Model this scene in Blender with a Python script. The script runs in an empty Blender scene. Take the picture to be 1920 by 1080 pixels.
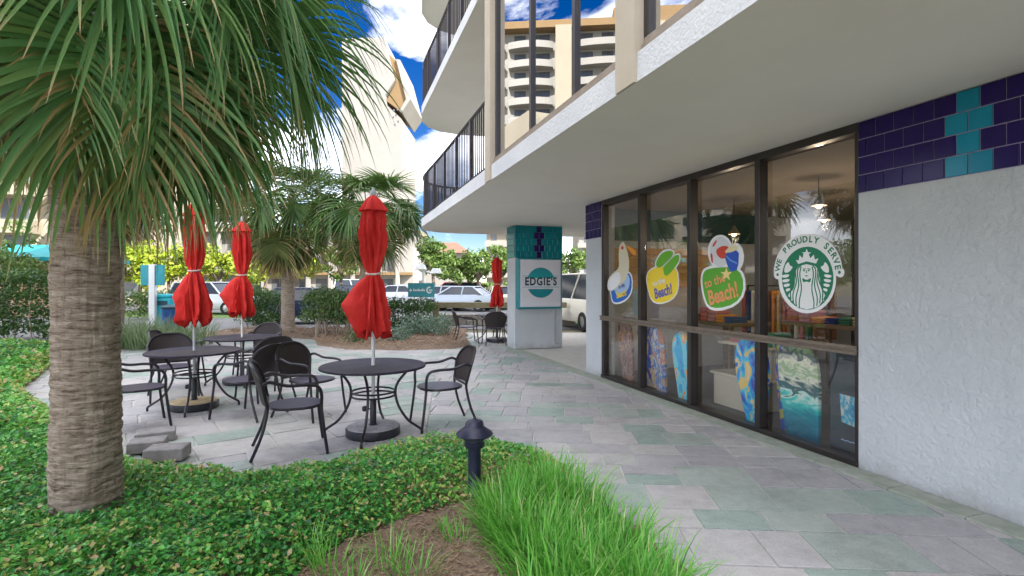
import bpy, bmesh, math, random
import numpy as np
from mathutils import Vector, Matrix, noise

R = math.radians
rng = random.Random(7)
nrg = np.random.default_rng(11)
scene = bpy.context.scene
COL = scene.collection

# ------------------------------------------------------------------ camera
cd = bpy.data.cameras.new('camera')
cam = bpy.data.objects.new('camera', cd)
COL.objects.link(cam)
cam.location = (0, 0, 1.6)
cam.rotation_euler = (R(90), 0, 0)
cd.sensor_width = 36
cd.lens = 18.75
cd.shift_y = -10 / 1920
cd.clip_start = 0.05
cd.clip_end = 1500
scene.camera = cam

# ------------------------------------------------------------------ sky, sun, exposure
SUN_EL, SUN_X, SUN_Y = R(38), 0.80, -0.60
w = bpy.data.worlds.new('World')
scene.world = w
w.use_nodes = True
nt = w.node_tree
nt.nodes.clear()
L = nt.links.new
def N(t, **k):
    n = nt.nodes.new(t)
    for a, b in k.items(): setattr(n, a, b)
    return n
sky = N('ShaderNodeTexSky', sky_type='NISHITA', sun_disc=False)
sky.sun_elevation = SUN_EL
sky.sun_rotation = math.atan2(SUN_X, SUN_Y)
sky.air_density = 1.0; sky.dust_density = 0.2; sky.ozone_density = 3.0
hs = N('ShaderNodeHueSaturation'); hs.inputs['Saturation'].default_value = 1.45; hs.inputs['Value'].default_value = 0.155
hs.inputs['Hue'].default_value = 0.52
L(sky.outputs[0], hs.inputs['Color'])
tc = N('ShaderNodeTexCoord')
mp = N('ShaderNodeMapping'); mp.inputs['Location'].default_value = (0.0677, 13.5587, 6.7579); mp.inputs['Scale'].default_value = (1, 1, 1.9)
L(tc.outputs['Generated'], mp.inputs['Vector'])
nz = N('ShaderNodeTexNoise'); nz.inputs['Scale'].default_value = 2.3; nz.inputs['Detail'].default_value = 9; nz.inputs['Roughness'].default_value = 0.58; nz.inputs['Distortion'].default_value = 0.35
L(mp.outputs[0], nz.inputs['Vector'])
cr = N('ShaderNodeValToRGB')
cr.color_ramp.elements[0].position = 0.44; cr.color_ramp.elements[0].color = (0, 0, 0, 1)
cr.color_ramp.elements[1].position = 0.68; cr.color_ramp.elements[1].color = (1, 1, 1, 1)
L(nz.outputs[0], cr.inputs[0])
nz2 = N('ShaderNodeTexNoise'); nz2.inputs['Scale'].default_value = 5; nz2.inputs['Detail'].default_value = 6
L(mp.outputs[0], nz2.inputs['Vector'])
cr2 = N('ShaderNodeValToRGB')
cr2.color_ramp.elements[0].position = 0.35; cr2.color_ramp.elements[0].color = (5.4, 5.6, 6.2, 1)
cr2.color_ramp.elements[1].position = 0.65; cr2.color_ramp.elements[1].color = (10.8, 10.7, 10.6, 1)
L(nz2.outputs[0], cr2.inputs[0])
mx = N('ShaderNodeMix', data_type='RGBA')
L(cr.outputs[0], mx.inputs['Factor']); L(hs.outputs[0], mx.inputs['A']); L(cr2.outputs[0], mx.inputs['B'])
bg = N('ShaderNodeBackground'); bg.inputs['Strength'].default_value = 0.15
L(mx.outputs['Result'], bg.inputs['Color'])
wo = N('ShaderNodeOutputWorld'); L(bg.outputs[0], wo.inputs['Surface'])

ld = bpy.data.lights.new('sun', 'SUN'); ld.energy = 2.0; ld.angle = R(0.5); ld.color = (1.0, 0.94, 0.84)
lo = bpy.data.objects.new('sun', ld); COL.objects.link(lo)
sv = Vector((SUN_X * math.cos(SUN_EL), SUN_Y * math.cos(SUN_EL), math.sin(SUN_EL)))
lo.rotation_euler = sv.to_track_quat('Z', 'Y').to_euler()
lo.location = (20, -15, 40)
scene.view_settings.view_transform = 'Standard'
scene.view_settings.look = 'None'
scene.view_settings.gamma = 1
scene.view_settings.use_curve_mapping = False
scene.view_settings.exposure = 2.72
scene.cycles.max_bounces = 10
scene.cycles.transparent_max_bounces = 12
scene.cycles.use_denoising = True

# ------------------------------------------------------------------ helpers: materials
def rgb(c): return (c[0], c[1], c[2], 1)
class NT:
    def __init__(s, name):
        s.m = bpy.data.materials.new(name); s.m.use_nodes = True
        s.t = s.m.node_tree; s.t.nodes.clear()
        s.out = s.n('ShaderNodeOutputMaterial')
    def n(s, t, **k):
        x = s.t.nodes.new(t)
        for a, b in k.items(): setattr(x, a, b)
        return x
    def l(s, a, b): s.t.links.new(a, b)
    def ramp(s, fac, stops, interp='LINEAR'):
        r = s.n('ShaderNodeValToRGB'); e = r.color_ramp; e.interpolation = interp
        while len(e.elements) < len(stops): e.elements.new(0.5)
        for el, (p, c) in zip(e.elements, stops): el.position = p; el.color = rgb(c) if len(c) == 3 else c
        s.l(fac, r.inputs[0]); return r.outputs[0]
    def noise(s, vec, scale, detail=4, rough=0.55, dist=0):
        x = s.n('ShaderNodeTexNoise'); x.inputs['Scale'].default_value = scale; x.inputs['Detail'].default_value = detail
        x.inputs['Roughness'].default_value = rough; x.inputs['Distortion'].default_value = dist
        if vec is not None: s.l(vec, x.inputs['Vector'])
        return x.outputs[0]
    def mul(s, a, b, op='MULTIPLY'):
        x = s.n('ShaderNodeMath', operation=op)
        for i, v in enumerate((a, b)):
            if isinstance(v, (int, float)): x.inputs[i].default_value = v
            else: s.l(v, x.inputs[i])
        return x.outputs[0]
    def mix(s, f, a, b, blend='MIX'):
        x = s.n('ShaderNodeMix', data_type='RGBA', blend_type=blend)
        for k, v in (('Factor', f), ('A', a), ('B', b)):
            if isinstance(v, (int, float)): x.inputs[k].default_value = v
            elif isinstance(v, tuple): x.inputs[k].default_value = rgb(v)
            else: s.l(v, x.inputs[k])
        return x.outputs['Result']
    def coord(s, kind='Object', scale=None):
        c = s.n('ShaderNodeTexCoord').outputs[kind]
        if scale:
            m = s.n('ShaderNodeMapping'); m.inputs['Scale'].default_value = scale; s.l(c, m.inputs['Vector']); c = m.outputs[0]
        return c
    def attr(s, name):
        a = s.n('ShaderNodeAttribute'); a.attribute_name = name; return a
    def bsdf(s, col, rough=0.6, metal=0.0, spec=0.5, bump=None, bstr=0.3, bdist=0.01):
        b = s.n('ShaderNodeBsdfPrincipled')
        if isinstance(col, tuple): b.inputs['Base Color'].default_value = rgb(col)
        else: s.l(col, b.inputs['Base Color'])
        if isinstance(rough, (int, float)): b.inputs['Roughness'].default_value = rough
        else: s.l(rough, b.inputs['Roughness'])
        b.inputs['Metallic'].default_value = metal
        b.inputs['Specular IOR Level'].default_value = spec
        if bump is not None:
            bn = s.n('ShaderNodeBump'); bn.inputs['Strength'].default_value = bstr; bn.inputs['Distance'].default_value = bdist
            s.l(bump, bn.inputs['Height']); s.l(bn.outputs[0], b.inputs['Normal'])
        return b
    def done(s, sh):
        s.l(sh, s.out.inputs['Surface']); return s.m

def mat(name, c1, c2=None, scale=8, rough=0.6, bump=0.0, bscale=60, metal=0.0, spec=0.5, bdist=0.004, coord='Object', stretch=None):
    t = NT(name); v = t.coord(coord, stretch)
    col = c1
    if c2 is not None:
        col = t.ramp(t.noise(v, scale, 6, 0.6), [(0.32, c1), (0.68, c2)])
    b = t.bsdf(col, rough, metal, spec, t.noise(v, bscale, 5, 0.6) if bump else None, bump, bdist)
    return t.done(b.outputs[0])

def leaf_mat(name, stops, tr=0.3, rough=0.45, trcol=(0.12, 0.22, 0.03)):
    t = NT(name)
    col = t.ramp(t.attr('rnd').outputs['Fac'], stops)
    b = t.bsdf(col, rough, 0, 0.4)
    tl = t.n('ShaderNodeBsdfTranslucent'); t.l(t.mix(0.5, col, trcol), tl.inputs['Color'])
    m = t.n('ShaderNodeMixShader'); m.inputs[0].default_value = tr
    t.l(b.outputs[0], m.inputs[1]); t.l(tl.outputs[0], m.inputs[2])
    return t.done(m.outputs[0])

def glass_mat(name, tint, base_refl, k=1.6, gloss=0.0):
    t = NT(name)
    tr = t.n('ShaderNodeBsdfTransparent'); tr.inputs[0].default_value = rgb(tint)
    gl = t.n('ShaderNodeBsdfGlossy'); gl.inputs['Color'].default_value = (0.95, 0.96, 0.97, 1); gl.inputs['Roughness'].default_value = gloss
    lw = t.n('ShaderNodeLayerWeight'); lw.inputs['Blend'].default_value = 0.5
    f = t.mul(t.mul(t.mul(lw.outputs['Facing'], 4.0, 'POWER'), k), base_refl, 'ADD')
    f.node.use_clamp = True
    m = t.n('ShaderNodeMixShader'); t.l(f, m.inputs[0]); t.l(tr.outputs[0], m.inputs[1]); t.l(gl.outputs[0], m.inputs[2])
    return t.done(m.outputs[0])

def emit_mat(name, c, s):
    t = NT(name); e = t.n('ShaderNodeEmission'); e.inputs[0].default_value = rgb(c); e.inputs[1].default_value = s
    return t.done(e.outputs[0])

# ------------------------------------------------------------------ helpers: meshes
class MB:
    def __init__(s): s.v = []; s.f = []; s.mi = []
    def add(s, vs, fs, mi=0):
        o = len(s.v); s.v += [tuple(x) for x in vs]
        s.f += [tuple(i + o for i in f) for f in fs]; s.mi += [mi] * len(fs); return s
    def box(s, x0, x1, y0, y1, z0, z1, mi=0):
        return s.frame_box(Vector((x0, y0, z0)), Vector((x1 - x0, 0, 0)), Vector((0, y1 - y0, 0)), Vector((0, 0, z1 - z0)), mi)
    def frame_box(s, o, a, b, c, mi=0):
        o, a, b, c = Vector(o), Vector(a), Vector(b), Vector(c)
        v = [o, o + a, o + a + b, o + b, o + c, o + a + c, o + a + b + c, o + b + c]
        f = [(0, 3, 2, 1), (4, 5, 6, 7), (0, 1, 5, 4), (1, 2, 6, 5), (2, 3, 7, 6), (3, 0, 4, 7)]
        if a.cross(b).dot(c) < 0: f = [tuple(reversed(x)) for x in f]
        return s.add(v, f, mi)
    def prism(s, pts, z0, z1, mi=0, cham=0):
        n = len(pts)
        ar = sum(pts[i][0] * pts[(i + 1) % n][1] - pts[(i + 1) % n][0] * pts[i][1] for i in range(n))
        if ar < 0: pts = pts[::-1]
        if cham:
            cx = sum(p[0] for p in pts) / n; cy = sum(p[1] for p in pts) / n
            ins = []
            for p in pts:
                dx, dy = cx - p[0], cy - p[1]; d = math.hypot(dx, dy) or 1
                ins.append((p[0] + dx / d * cham * 1.4, p[1] + dy / d * cham * 1.4))
            v = [(x, y, z0) for x, y in pts] + [(x, y, z1 - cham) for x, y in pts] + [(x, y, z1) for x, y in ins]
            f = [tuple(range(2 * n, 3 * n))]
            for i in range(n):
                j = (i + 1) % n; f.append((i, j, n + j, n + i)); f.append((n + i, n + j, 2 * n + j, 2 * n + i))
            return s.add(v, f, mi)
        v = [(x, y, z0) for x, y in pts] + [(x, y, z1) for x, y in pts]
        f = [tuple(reversed(range(n))), tuple(range(n, 2 * n))]
        for i in range(n):
            j = (i + 1) % n; f.append((i, j, n + j, n + i))
        return s.add(v, f, mi)
    def tube(s, pts, r, n=8, caps=True, mi=0):
        pts = [Vector(p) for p in pts]; m = len(pts)
        rr = r if isinstance(r, (list, tuple)) else [r] * m
        vs = []; up = None
        for i, p in enumerate(pts):
            t = (pts[min(i + 1, m - 1)] - pts[max(i - 1, 0)]).normalized()
            if up is None: up = Vector((0, 0, 1)) if abs(t.z) < 0.9 else Vector((1, 0, 0))
            a = t.cross(up).normalized(); b = a.cross(t).normalized(); up = b
            for k in range(n):
                q = 2 * math.pi * k / n; vs.append(p + (a * math.cos(q) + b * math.sin(q)) * rr[i])
        fs = []
        for i in range(m - 1):
            for k in range(n):
                k2 = (k + 1) % n; fs.append((i * n + k, i * n + k2, (i + 1) * n + k2, (i + 1) * n + k))
        if caps: fs.append(tuple(range(n))); fs.append(tuple(reversed(range((m - 1) * n, m * n))))
        fs = [tuple(reversed(f)) for f in fs]
        return s.add(vs, fs, mi)
    def lathe(s, prof, n=24, c=(0, 0), mi=0, caps=True):
        vs = []; m = len(prof)
        for r, z in prof:
            for k in range(n):
                q = 2 * math.pi * k / n; vs.append((c[0] + r * math.cos(q), c[1] + r * math.sin(q), z))
        fs = []
        for i in range(m - 1):
            for k in range(n):
                k2 = (k + 1) % n; fs.append((i * n + k, i * n + k2, (i + 1) * n + k2, (i + 1) * n + k))
        if caps: fs.append(tuple(reversed(range(n)))); fs.append(tuple(range((m - 1) * n, m * n)))
        return s.add(vs, fs, mi)
    def mesh(s, name, mats=None, smooth=False):
        me = bpy.data.meshes.new(name); me.from_pydata(s.v, [], s.f)
        for m in (mats if isinstance(mats, (list, tuple)) else [mats]):
            if m is not None: me.materials.append(m)
        if any(s.mi): me.polygons.foreach_set('material_index', s.mi)
        if smooth:
            me.polygons.foreach_set('use_smooth', [True] * len(s.f))
            try: me.set_sharp_from_angle(angle=R(42))
            except Exception: pass
        me.update(); return me
    def build(s, name, mats, parent=None, smooth=False, loc=(0, 0, 0), rotz=0):
        return put(name, s.mesh(name, mats, smooth), parent, loc, rotz)

def put(name, me, parent=None, loc=(0, 0, 0), rotz=0, scale=1, kind=None):
    o = bpy.data.objects.new(name, me); COL.objects.link(o)
    o.location = loc; o.rotation_euler = (0, 0, rotz)
    o.scale = (scale,) * 3 if isinstance(scale, (int, float)) else scale
    if parent is not None: o.parent = parent
    if kind: o['kind'] = kind
    return o
def tag(o, label, cat, group=None):
    o['label'] = label; o['category'] = cat
    if group: o['group'] = group
    return o
def thing(name, label, cat, loc=(0, 0, 0), rotz=0, group=None):
    o = bpy.data.objects.new(name, None); COL.objects.link(o); o.empty_display_size = 0.1
    o.location = loc; o.rotation_euler = (0, 0, rotz)
    return tag(o, label, cat, group)
def structure(name, me): return put(name, me, kind='structure')
def copy_tree(o, parent=None):
    c = o.copy(); COL.objects.link(c)
    if parent is not None: c.parent = parent
    for ch in [x for x in o.children]: copy_tree(ch, c)
    return c
def bevel(o, wd=0.01, seg=2):
    m = o.modifiers.new('bevel', 'BEVEL'); m.width = wd; m.segments = seg; m.limit_method = 'ANGLE'; m.angle_limit = R(40)
    return o
def at(x, y, Y): return Vector(((x - 960) * Y / 1000, Y, 1.6 - (y - 530) * Y / 1000))
def gnd(x, y): Y = 1600 / (y - 530); return Vector(((x - 960) * Y / 1000, Y, 0))

def in_poly(px, py, poly):
    inside = np.zeros(len(px), bool); n = len(poly)
    for i in range(n):
        x0, y0 = poly[i]; x1, y1 = poly[(i + 1) % n]
        c = ((y0 > py) != (y1 > py)) & (px < (x1 - x0) * (py - y0) / ((y1 - y0) or 1e-9) + x0)
        inside ^= c
    return inside
def edge_dist(px, py, poly):
    d = np.full(len(px), 1e9); n = len(poly)
    for i in range(n):
        x0, y0 = poly[i]; x1, y1 = poly[(i + 1) % n]
        ex, ey = x1 - x0, y1 - y0; l2 = ex * ex + ey * ey
        t = np.clip(((px - x0) * ex + (py - y0) * ey) / l2, 0, 1)
        d = np.minimum(d, np.hypot(px - x0 - t * ex, py - y0 - t * ey))
    return d
def np_mesh(name, V, F, mats, rnd=None, smooth=False):
    """V (n,3), F (m,k) with k = 3 or 4, rnd per vertex."""
    me = bpy.data.meshes.new(name); V = np.asarray(V, np.float32); F = np.asarray(F, np.int32); k = F.shape[1]
    me.vertices.add(len(V)); me.vertices.foreach_set('co', V.ravel())
    me.loops.add(F.size); me.loops.foreach_set('vertex_index', F.ravel())
    me.polygons.add(len(F)); me.polygons.foreach_set('loop_start', np.arange(0, F.size, k, dtype=np.int32))
    if smooth: me.polygons.foreach_set('use_smooth', np.ones(len(F), bool))
    me.materials.append(mats)
    me.update(calc_edges=True); me.validate()
    if rnd is not None:
        a = me.attributes.new('rnd', 'FLOAT', 'POINT'); a.data.foreach_set('value', np.asarray(rnd, np.float32))
    return me
def leaf_cloud(name, P, nrm, length, wid, m, rnd, fold=0.25):
    """oval folded leaves: 6 verts, 4 triangles each."""
    n = len(P); P = np.asarray(P, float)
    nrm = nrm / np.linalg.norm(nrm, axis=1)[:, None]
    t = nrg.normal(size=(n, 3)); t -= (t * nrm).sum(1)[:, None] * nrm; t /= np.linalg.norm(t, axis=1)[:, None]
    b = np.cross(nrm, t)
    l = (np.asarray(length) * np.ones(n))[:, None]; ww = (np.asarray(wid) * np.ones(n))[:, None]
    base = P - t * l * 0.5; tip = P + t * l * 0.5 - nrm * l * 0.12
    mid = P - nrm * ww * fold
    L1 = P + b * ww * 0.5 - t * l * 0.06; R1 = P - b * ww * 0.5 - t * l * 0.06
    V = np.stack([base, R1, tip, L1, mid], 1).reshape(-1, 3)
    o = (np.arange(n) * 5)[:, None]
    F = np.concatenate([o + np.array([[0, 1, 4]]), o + np.array([[1, 2, 4]]), o + np.array([[2, 3, 4]]), o + np.array([[3, 0, 4]])])
    return np_mesh(name, V, F, m, np.repeat(rnd, 5))

def text_geo(s, size=1.0, bold=0.0, align='CENTER', spacing=1.0, shear=0.0):
    cu = bpy.data.curves.new('lettering', 'FONT'); cu.body = s; cu.size = size; cu.offset = bold * size
    cu.align_x = align; cu.align_y = 'CENTER'; cu.space_character = spacing; cu.shear = shear; cu.resolution_u = 3
    o = bpy.data.objects.new('lettering', cu); COL.objects.link(o)
    dg = bpy.context.evaluated_depsgraph_get()
    me = bpy.data.meshes.new_from_object(o.evaluated_get(dg))
    V = [tuple(v.co) for v in me.vertices]; F = [tuple(p.vertices) for p in me.polygons]
    bpy.data.objects.remove(o); bpy.data.curves.remove(cu); bpy.data.meshes.remove(me)
    return V, F

# ------------------------------------------------------------------ materials
M = {}
M['soil'] = mat('soil', (0.15, 0.098, 0.065), (0.33, 0.235, 0.16), 14, 0.95, 0.8, 60, bdist=0.02)
M['asphalt'] = mat('lot_surface', (0.14, 0.138, 0.14), (0.20, 0.197, 0.195), 0.7, 0.9, 0.3, 90)
M['earth'] = mat('earth', (0.16, 0.15, 0.09), (0.25, 0.22, 0.15), 0.3, 0.95)
M['lawn'] = mat('lawn', (0.07, 0.14, 0.02), (0.14, 0.22, 0.04), 3, 0.95, 0.5, 80)
M['mortar'] = mat('mortar', (0.50, 0.48, 0.43), (0.62, 0.60, 0.55), 6, 0.95, 0.4, 120)
def stucco(name, a, b, scale, strength):
    t = NT(name); v = t.coord('Object')
    big = t.noise(v, 1.3, 5, 0.6)
    col = t.ramp(big, [(0.3, a), (0.7, b)])
    vor = t.n('ShaderNodeTexVoronoi'); vor.inputs['Scale'].default_value = scale; vor.feature = 'SMOOTH_F1'; t.l(v, vor.inputs['Vector'])
    zz = t.n('ShaderNodeSeparateXYZ'); t.l(v, zz.inputs[0])
    dirt = t.mul(t.mul(zz.outputs[2], 2.4), t.mul(t.noise(v, 5, 7, .7), 1.3), 'ADD')
    if scale < 32: col = t.mix(t.ramp(dirt, [(0.55, (0.5, 0.5, 0.5)), (1.0, (0, 0, 0))]), col, (0.30, 0.29, 0.25))
    h = t.mul(t.noise(v, scale * 0.55, 8, 0.68, 0.8), t.mul(vor.outputs[0], 0.35), 'ADD')
    return t.done(t.bsdf(col, 0.9, 0, 0.2, h, strength, 0.02).outputs[0])
M['stucco'] = stucco('white_stucco', (0.49, 0.515, 0.54), (0.56, 0.58, 0.60), 30, 0.9)
M['soffit'] = stucco('soffit_paint', (0.78, 0.745, 0.675), (0.82, 0.79, 0.72), 60, 0.10)
M['slab'] = stucco('slab_stucco', (0.60, 0.61, 0.62), (0.72, 0.72, 0.71), 46, 0.6)
M['pier'] = mat('tan_pier', (0.45, 0.38, 0.28), (0.50, 0.43, 0.33), 4, 0.7, 0.1, 90)
M['bronze'] = mat('dark_bronze', (0.018, 0.014, 0.014), (0.03, 0.024, 0.022), 5, 0.35, 0.05, 200)
M['transom'] = mat('weathered_bronze', (0.10, 0.075, 0.055), (0.20, 0.16, 0.125), 12, 0.45, 0.1, 90, stretch=(1, 1, 12))
M['sillmetal'] = mat('tan_sill_metal', (0.22, 0.17, 0.12), (0.30, 0.24, 0.18), 9, 0.5)
M['railmetal'] = mat('rail_bronze', (0.03, 0.025, 0.03), (0.05, 0.04, 0.045), 5, 0.4)
M['shopglass'] = glass_mat('shop_glass', (0.94, 0.94, 0.93), 0.062, 0.9)
M['mirrorglass'] = glass_mat('mirror_glass', (0.25, 0.24, 0.22), 0.62, 0.3)
M['carglass'] = mat('car_glass', (0.02, 0.03, 0.045), None, rough=0.08)
def tile_mat(name, a, b):
    t = NT(name); oi = t.n('ShaderNodeObjectInfo').outputs['Random']
    v = t.coord('Object')
    col = t.mix(t.noise(v, 18, 4), t.ramp(oi, [(0, a), (1, b)]), b)
    return t.done(t.bsdf(col, 0.2, 0, 0.3, t.noise(v, 40, 3), 0.08, 0.003).outputs[0])
M['tile_purple'] = tile_mat('purple_glazed_tile', (0.010, 0.003, 0.06), (0.018, 0.006, 0.095))
M['tile_teal'] = tile_mat('turquoise_glazed_tile', (0.0, 0.16, 0.26), (0.005, 0.22, 0.34))
M['tile_deep'] = tile_mat('deep_teal_glazed_tile', (0.0, 0.16, 0.20), (0.0, 0.21, 0.25))
M['grout'] = mat('tile_grout', (0.30, 0.27, 0.42), (0.38, 0.34, 0.48), 20, 0.9)
M['grout_teal'] = mat('teal_grout', (0.02, 0.16, 0.19), (0.03, 0.2, 0.23), 20, 0.9)
def paver_mat():
    t = NT('slate_paver'); v = t.coord('Generated'); g = t.n('ShaderNodeNewGeometry').outputs['Position']
    base = t.ramp(t.attr('tint').outputs['Fac'], [(0.0, (0.37, 0.355, 0.37)), (0.34, (0.47, 0.45, 0.45)), (0.56, (0.53, 0.50, 0.475)), (0.66, (0.46, 0.455, 0.42)), (0.71, (0.38, 0.44, 0.385)), (0.9, (0.29, 0.395, 0.33)), (1.0, (0.23, 0.345, 0.285))])
    n1 = t.noise(g, 20, 8, 0.72, 0.5)
    col = t.mix(t.mul(n1, 0.55), base, t.ramp(t.noise(g, 9, 8, 0.70, 0.4), [(0.35, (0.31, 0.305, 0.315)), (0.6, (0.57, 0.545, 0.52))]))
    st = t.ramp(t.noise(g, 2.1, 8, 0.66), [(0.38, (0.62, 0.60, 0.58)), (0.50, (1, 1, 1))])
    col = t.mix(0.38, col, st, 'MULTIPLY')
    col = t.mix(0.45, col, t.ramp(t.noise(g, 70, 6, 0.75), [(0.36, (0.62, 0.62, 0.64)), (0.56, (1, 1, 1))]), 'MULTIPLY')
    rg = t.ramp(t.noise(g, 6, 4), [(0.3, (0.5, 0.5, 0.5)), (0.7, (0.75, 0.75, 0.75))])
    return t.done(t.bsdf(col, rg, 0, 0.4, t.noise(g, 26, 9, 0.68, 0.5), 0.55, 0.012).outputs[0])
M['paver'] = paver_mat()
M['border'] = mat('mossy_border_stone', (0.27, 0.30, 0.24), (0.40, 0.42, 0.36), 7, 0.85, 0.5, 40)
def palm_trunk_mat():
    t = NT('palm_bark'); v = t.coord('Object', (1, 1, 1)); vs = t.coord('Object', (1.6, 1.6, 8)); vv = t.coord('Object', (20, 20, 1.4))
    fine = t.noise(t.coord('Object', (5, 5, 60)), 2.2, 8, 0.75, 0.4)
    a = t.mul(t.mul(t.noise(vs, 4, 9, 0.72, 0.9), 0.6), t.mul(fine, 0.42), 'ADD'); b = t.noise(vv, 2.2, 8, 0.75)
    c = t.ramp(a, [(0.38, (0.07, 0.05, 0.035)), (0.48, (0.30, 0.235, 0.175)), (0.62, (0.54, 0.455, 0.37))])
    c = t.mix(0.8, c, t.ramp(b, [(0.3, (0.36, 0.34, 0.33)), (0.46, (1, 1, 1))]), 'MULTIPLY')
    return t.done(t.bsdf(c, 0.92, 0, 0.2, t.mul(a, b, 'ADD'), 0.85, 0.03).outputs[0])
M['bark'] = palm_trunk_mat()
M['treebark'] = mat('tree_bark', (0.10, 0.075, 0.055), (0.22, 0.17, 0.13), 12, 0.95, 0.6, 30, stretch=(4, 4, 1))
M['branch'] = mat('pale_branch', (0.30, 0.24, 0.18), (0.45, 0.38, 0.30), 12, 0.9)
def frond_mat(name, stops, dry, dryness):
    t = NT(name); r = t.attr('rnd').outputs['Fac']; u = t.attr('along').outputs['Fac']
    col = t.ramp(r, stops)
    f = t.mul(t.mul(u, t.mul(r, 0.35), 'ADD'), dryness, 'ADD')
    d = t.ramp(f, [(0.86, (0, 0, 0)), (1.12 if False else 1.0, (1, 1, 1))])
    col = t.mix(d, col, dry)
    b = t.bsdf(col, 0.42, 0, 0.45)
    tl = t.n('ShaderNodeBsdfTranslucent'); t.l(t.mix(0.35, col, (0.16, 0.26, 0.05)), tl.inputs['Color'])
    m = t.n('ShaderNodeMixShader'); m.inputs[0].default_value = 0.3
    t.l(b.outputs[0], m.inputs[1]); t.l(tl.outputs[0], m.inputs[2])
    return t.done(m.outputs[0])
M['frond'] = frond_mat('palm_frond', [(0, (0.05, 0.16, 0.045)), (0.4, (0.13, 0.31, 0.095)), (0.75, (0.25, 0.42, 0.13)), (1, (0.42, 0.50, 0.20))], (0.55, 0.43, 0.22), -0.15)
M['frond_far'] = frond_mat('distant_palm_frond', [(0, (0.035, 0.09, 0.02)), (0.4, (0.085, 0.18, 0.04)), (0.75, (0.14, 0.25, 0.06)), (1, (0.24, 0.30, 0.10))], (0.36, 0.27, 0.11), -0.12)
M['frond_old'] = frond_mat('ageing_frond', [(0, (0.09, 0.14, 0.035)), (0.5, (0.19, 0.24, 0.07)), (1, (0.34, 0.32, 0.12))], (0.48, 0.33, 0.15), 0.10)
M['frond_dead'] = frond_mat('dead_frond', [(0, (0.10, 0.065, 0.035)), (0.5, (0.20, 0.14, 0.075)), (1, (0.34, 0.25, 0.14))], (0.36, 0.27, 0.16), 0.0)
M['cover'] = leaf_mat('jasmine_leaf', [(0, (0.025, 0.13, 0.04)), (0.35, (0.075, 0.37, 0.065)), (0.60, (0.20, 0.57, 0.09)), (0.76, (0.50, 0.60, 0.14)), (0.9, (0.64, 0.56, 0.19)), (1, (0.64, 0.46, 0.25))], 0.35, 0.28)
M['grass'] = leaf_mat('border_grass', [(0, (0.05, 0.22, 0.025)), (0.45, (0.15, 0.48, 0.06)), (0.75, (0.32, 0.62, 0.13)), (0.92, (0.55, 0.68, 0.28)), (1, (0.62, 0.55, 0.30))], 0.35, 0.4, (0.16, 0.42, 0.04))
M['hedge'] = leaf_mat('hedge_leaf', [(0, (0.02, 0.055, 0.018)), (0.6, (0.055, 0.13, 0.03)), (1, (0.13, 0.21, 0.05))], 0.25)
M['bush'] = leaf_mat('bush_leaf', [(0, (0.03, 0.07, 0.02)), (0.6, (0.085, 0.16, 0.04)), (1, (0.20, 0.25, 0.09))], 0.25)
M['silver'] = leaf_mat('silvery_leaf', [(0, (0.08, 0.16, 0.10)), (0.6, (0.20, 0.30, 0.22)), (1, (0.36, 0.43, 0.36))], 0.2)
M['lime'] = leaf_mat('lime_leaf', [(0, (0.16, 0.24, 0.015)), (0.6, (0.34, 0.42, 0.03)), (1, (0.5, 0.52, 0.06))], 0.35)
M['treeleaf'] = leaf_mat('tree_leaf', [(0, (0.05, 0.10, 0.02)), (0.6, (0.12, 0.20, 0.04)), (1, (0.22, 0.28, 0.07))], 0.3)
M['pale_grass'] = leaf_mat('pale_grass', [(0, (0.12, 0.20, 0.08)), (0.6, (0.26, 0.34, 0.18)), (1, (0.42, 0.46, 0.30))], 0.3)
M['twig'] = mat('mulch_chip', (0.16, 0.09, 0.055), (0.40, 0.28, 0.18), 30, 0.95)
M['chairmetal'] = mat('dark_brown_metal', (0.010, 0.007, 0.012), (0.020, 0.014, 0.022), 8, 0.35)
def wicker():
    t = NT('dark_wicker'); v = t.coord('Object')
    wv = t.n('ShaderNodeTexWave'); wv.inputs['Scale'].default_value = 38; wv.bands_direction = 'Z'; t.l(v, wv.inputs['Vector'])
    w2 = t.n('ShaderNodeTexWave'); w2.inputs['Scale'].default_value = 30; w2.bands_direction = 'Y'; t.l(v, w2.inputs['Vector'])
    h = t.mul(wv.outputs['Fac'], w2.outputs['Fac'])
    col = t.ramp(h, [(0.1, (0.010, 0.007, 0.008)), (0.8, (0.075, 0.050, 0.045))])
    return t.done(t.bsdf(col, 0.5, 0, 0.4, h, 0.6, 0.004).outputs[0])
M['wicker'] = wicker()
def seatmesh():
    t = NT('seat_mesh'); v = t.coord('Object'); k = t.n('ShaderNodeTexChecker'); k.inputs['Scale'].default_value = 90; t.l(v, k.inputs['Vector'])
    return t.done(t.bsdf(t.mix(k.outputs['Fac'], (0.05, 0.042, 0.065), (0.10, 0.088, 0.125)), 0.45, 0, 0.5).outputs[0])
M['seatmesh'] = seatmesh()
M['tabletop'] = mat('table_mesh_top', (0.016, 0.012, 0.024), (0.042, 0.034, 0.056), 7, 0.5, 0.15, 160, spec=0.25)
def canvas():
    t = NT('red_canvas'); v = t.coord('Object')
    col = t.ramp(t.noise(v, 5, 5), [(0.3, (0.60, 0.022, 0.02)), (0.7, (0.78, 0.05, 0.04))])
    b = t.bsdf(col, 0.72, 0, 0.25, t.noise(t.coord('Object', (6, 6, 1)), 5, 5), 0.35, 0.02)
    tl = t.n('ShaderNodeBsdfTranslucent'); t.l(col, tl.inputs['Color'])
    m = t.n('ShaderNodeMixShader'); m.inputs[0].default_value = 0.18; t.l(b.outputs[0], m.inputs[1]); t.l(tl.outputs[0], m.inputs[2])
    return t.done(m.outputs[0])
M['canvas'] = canvas()
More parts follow.
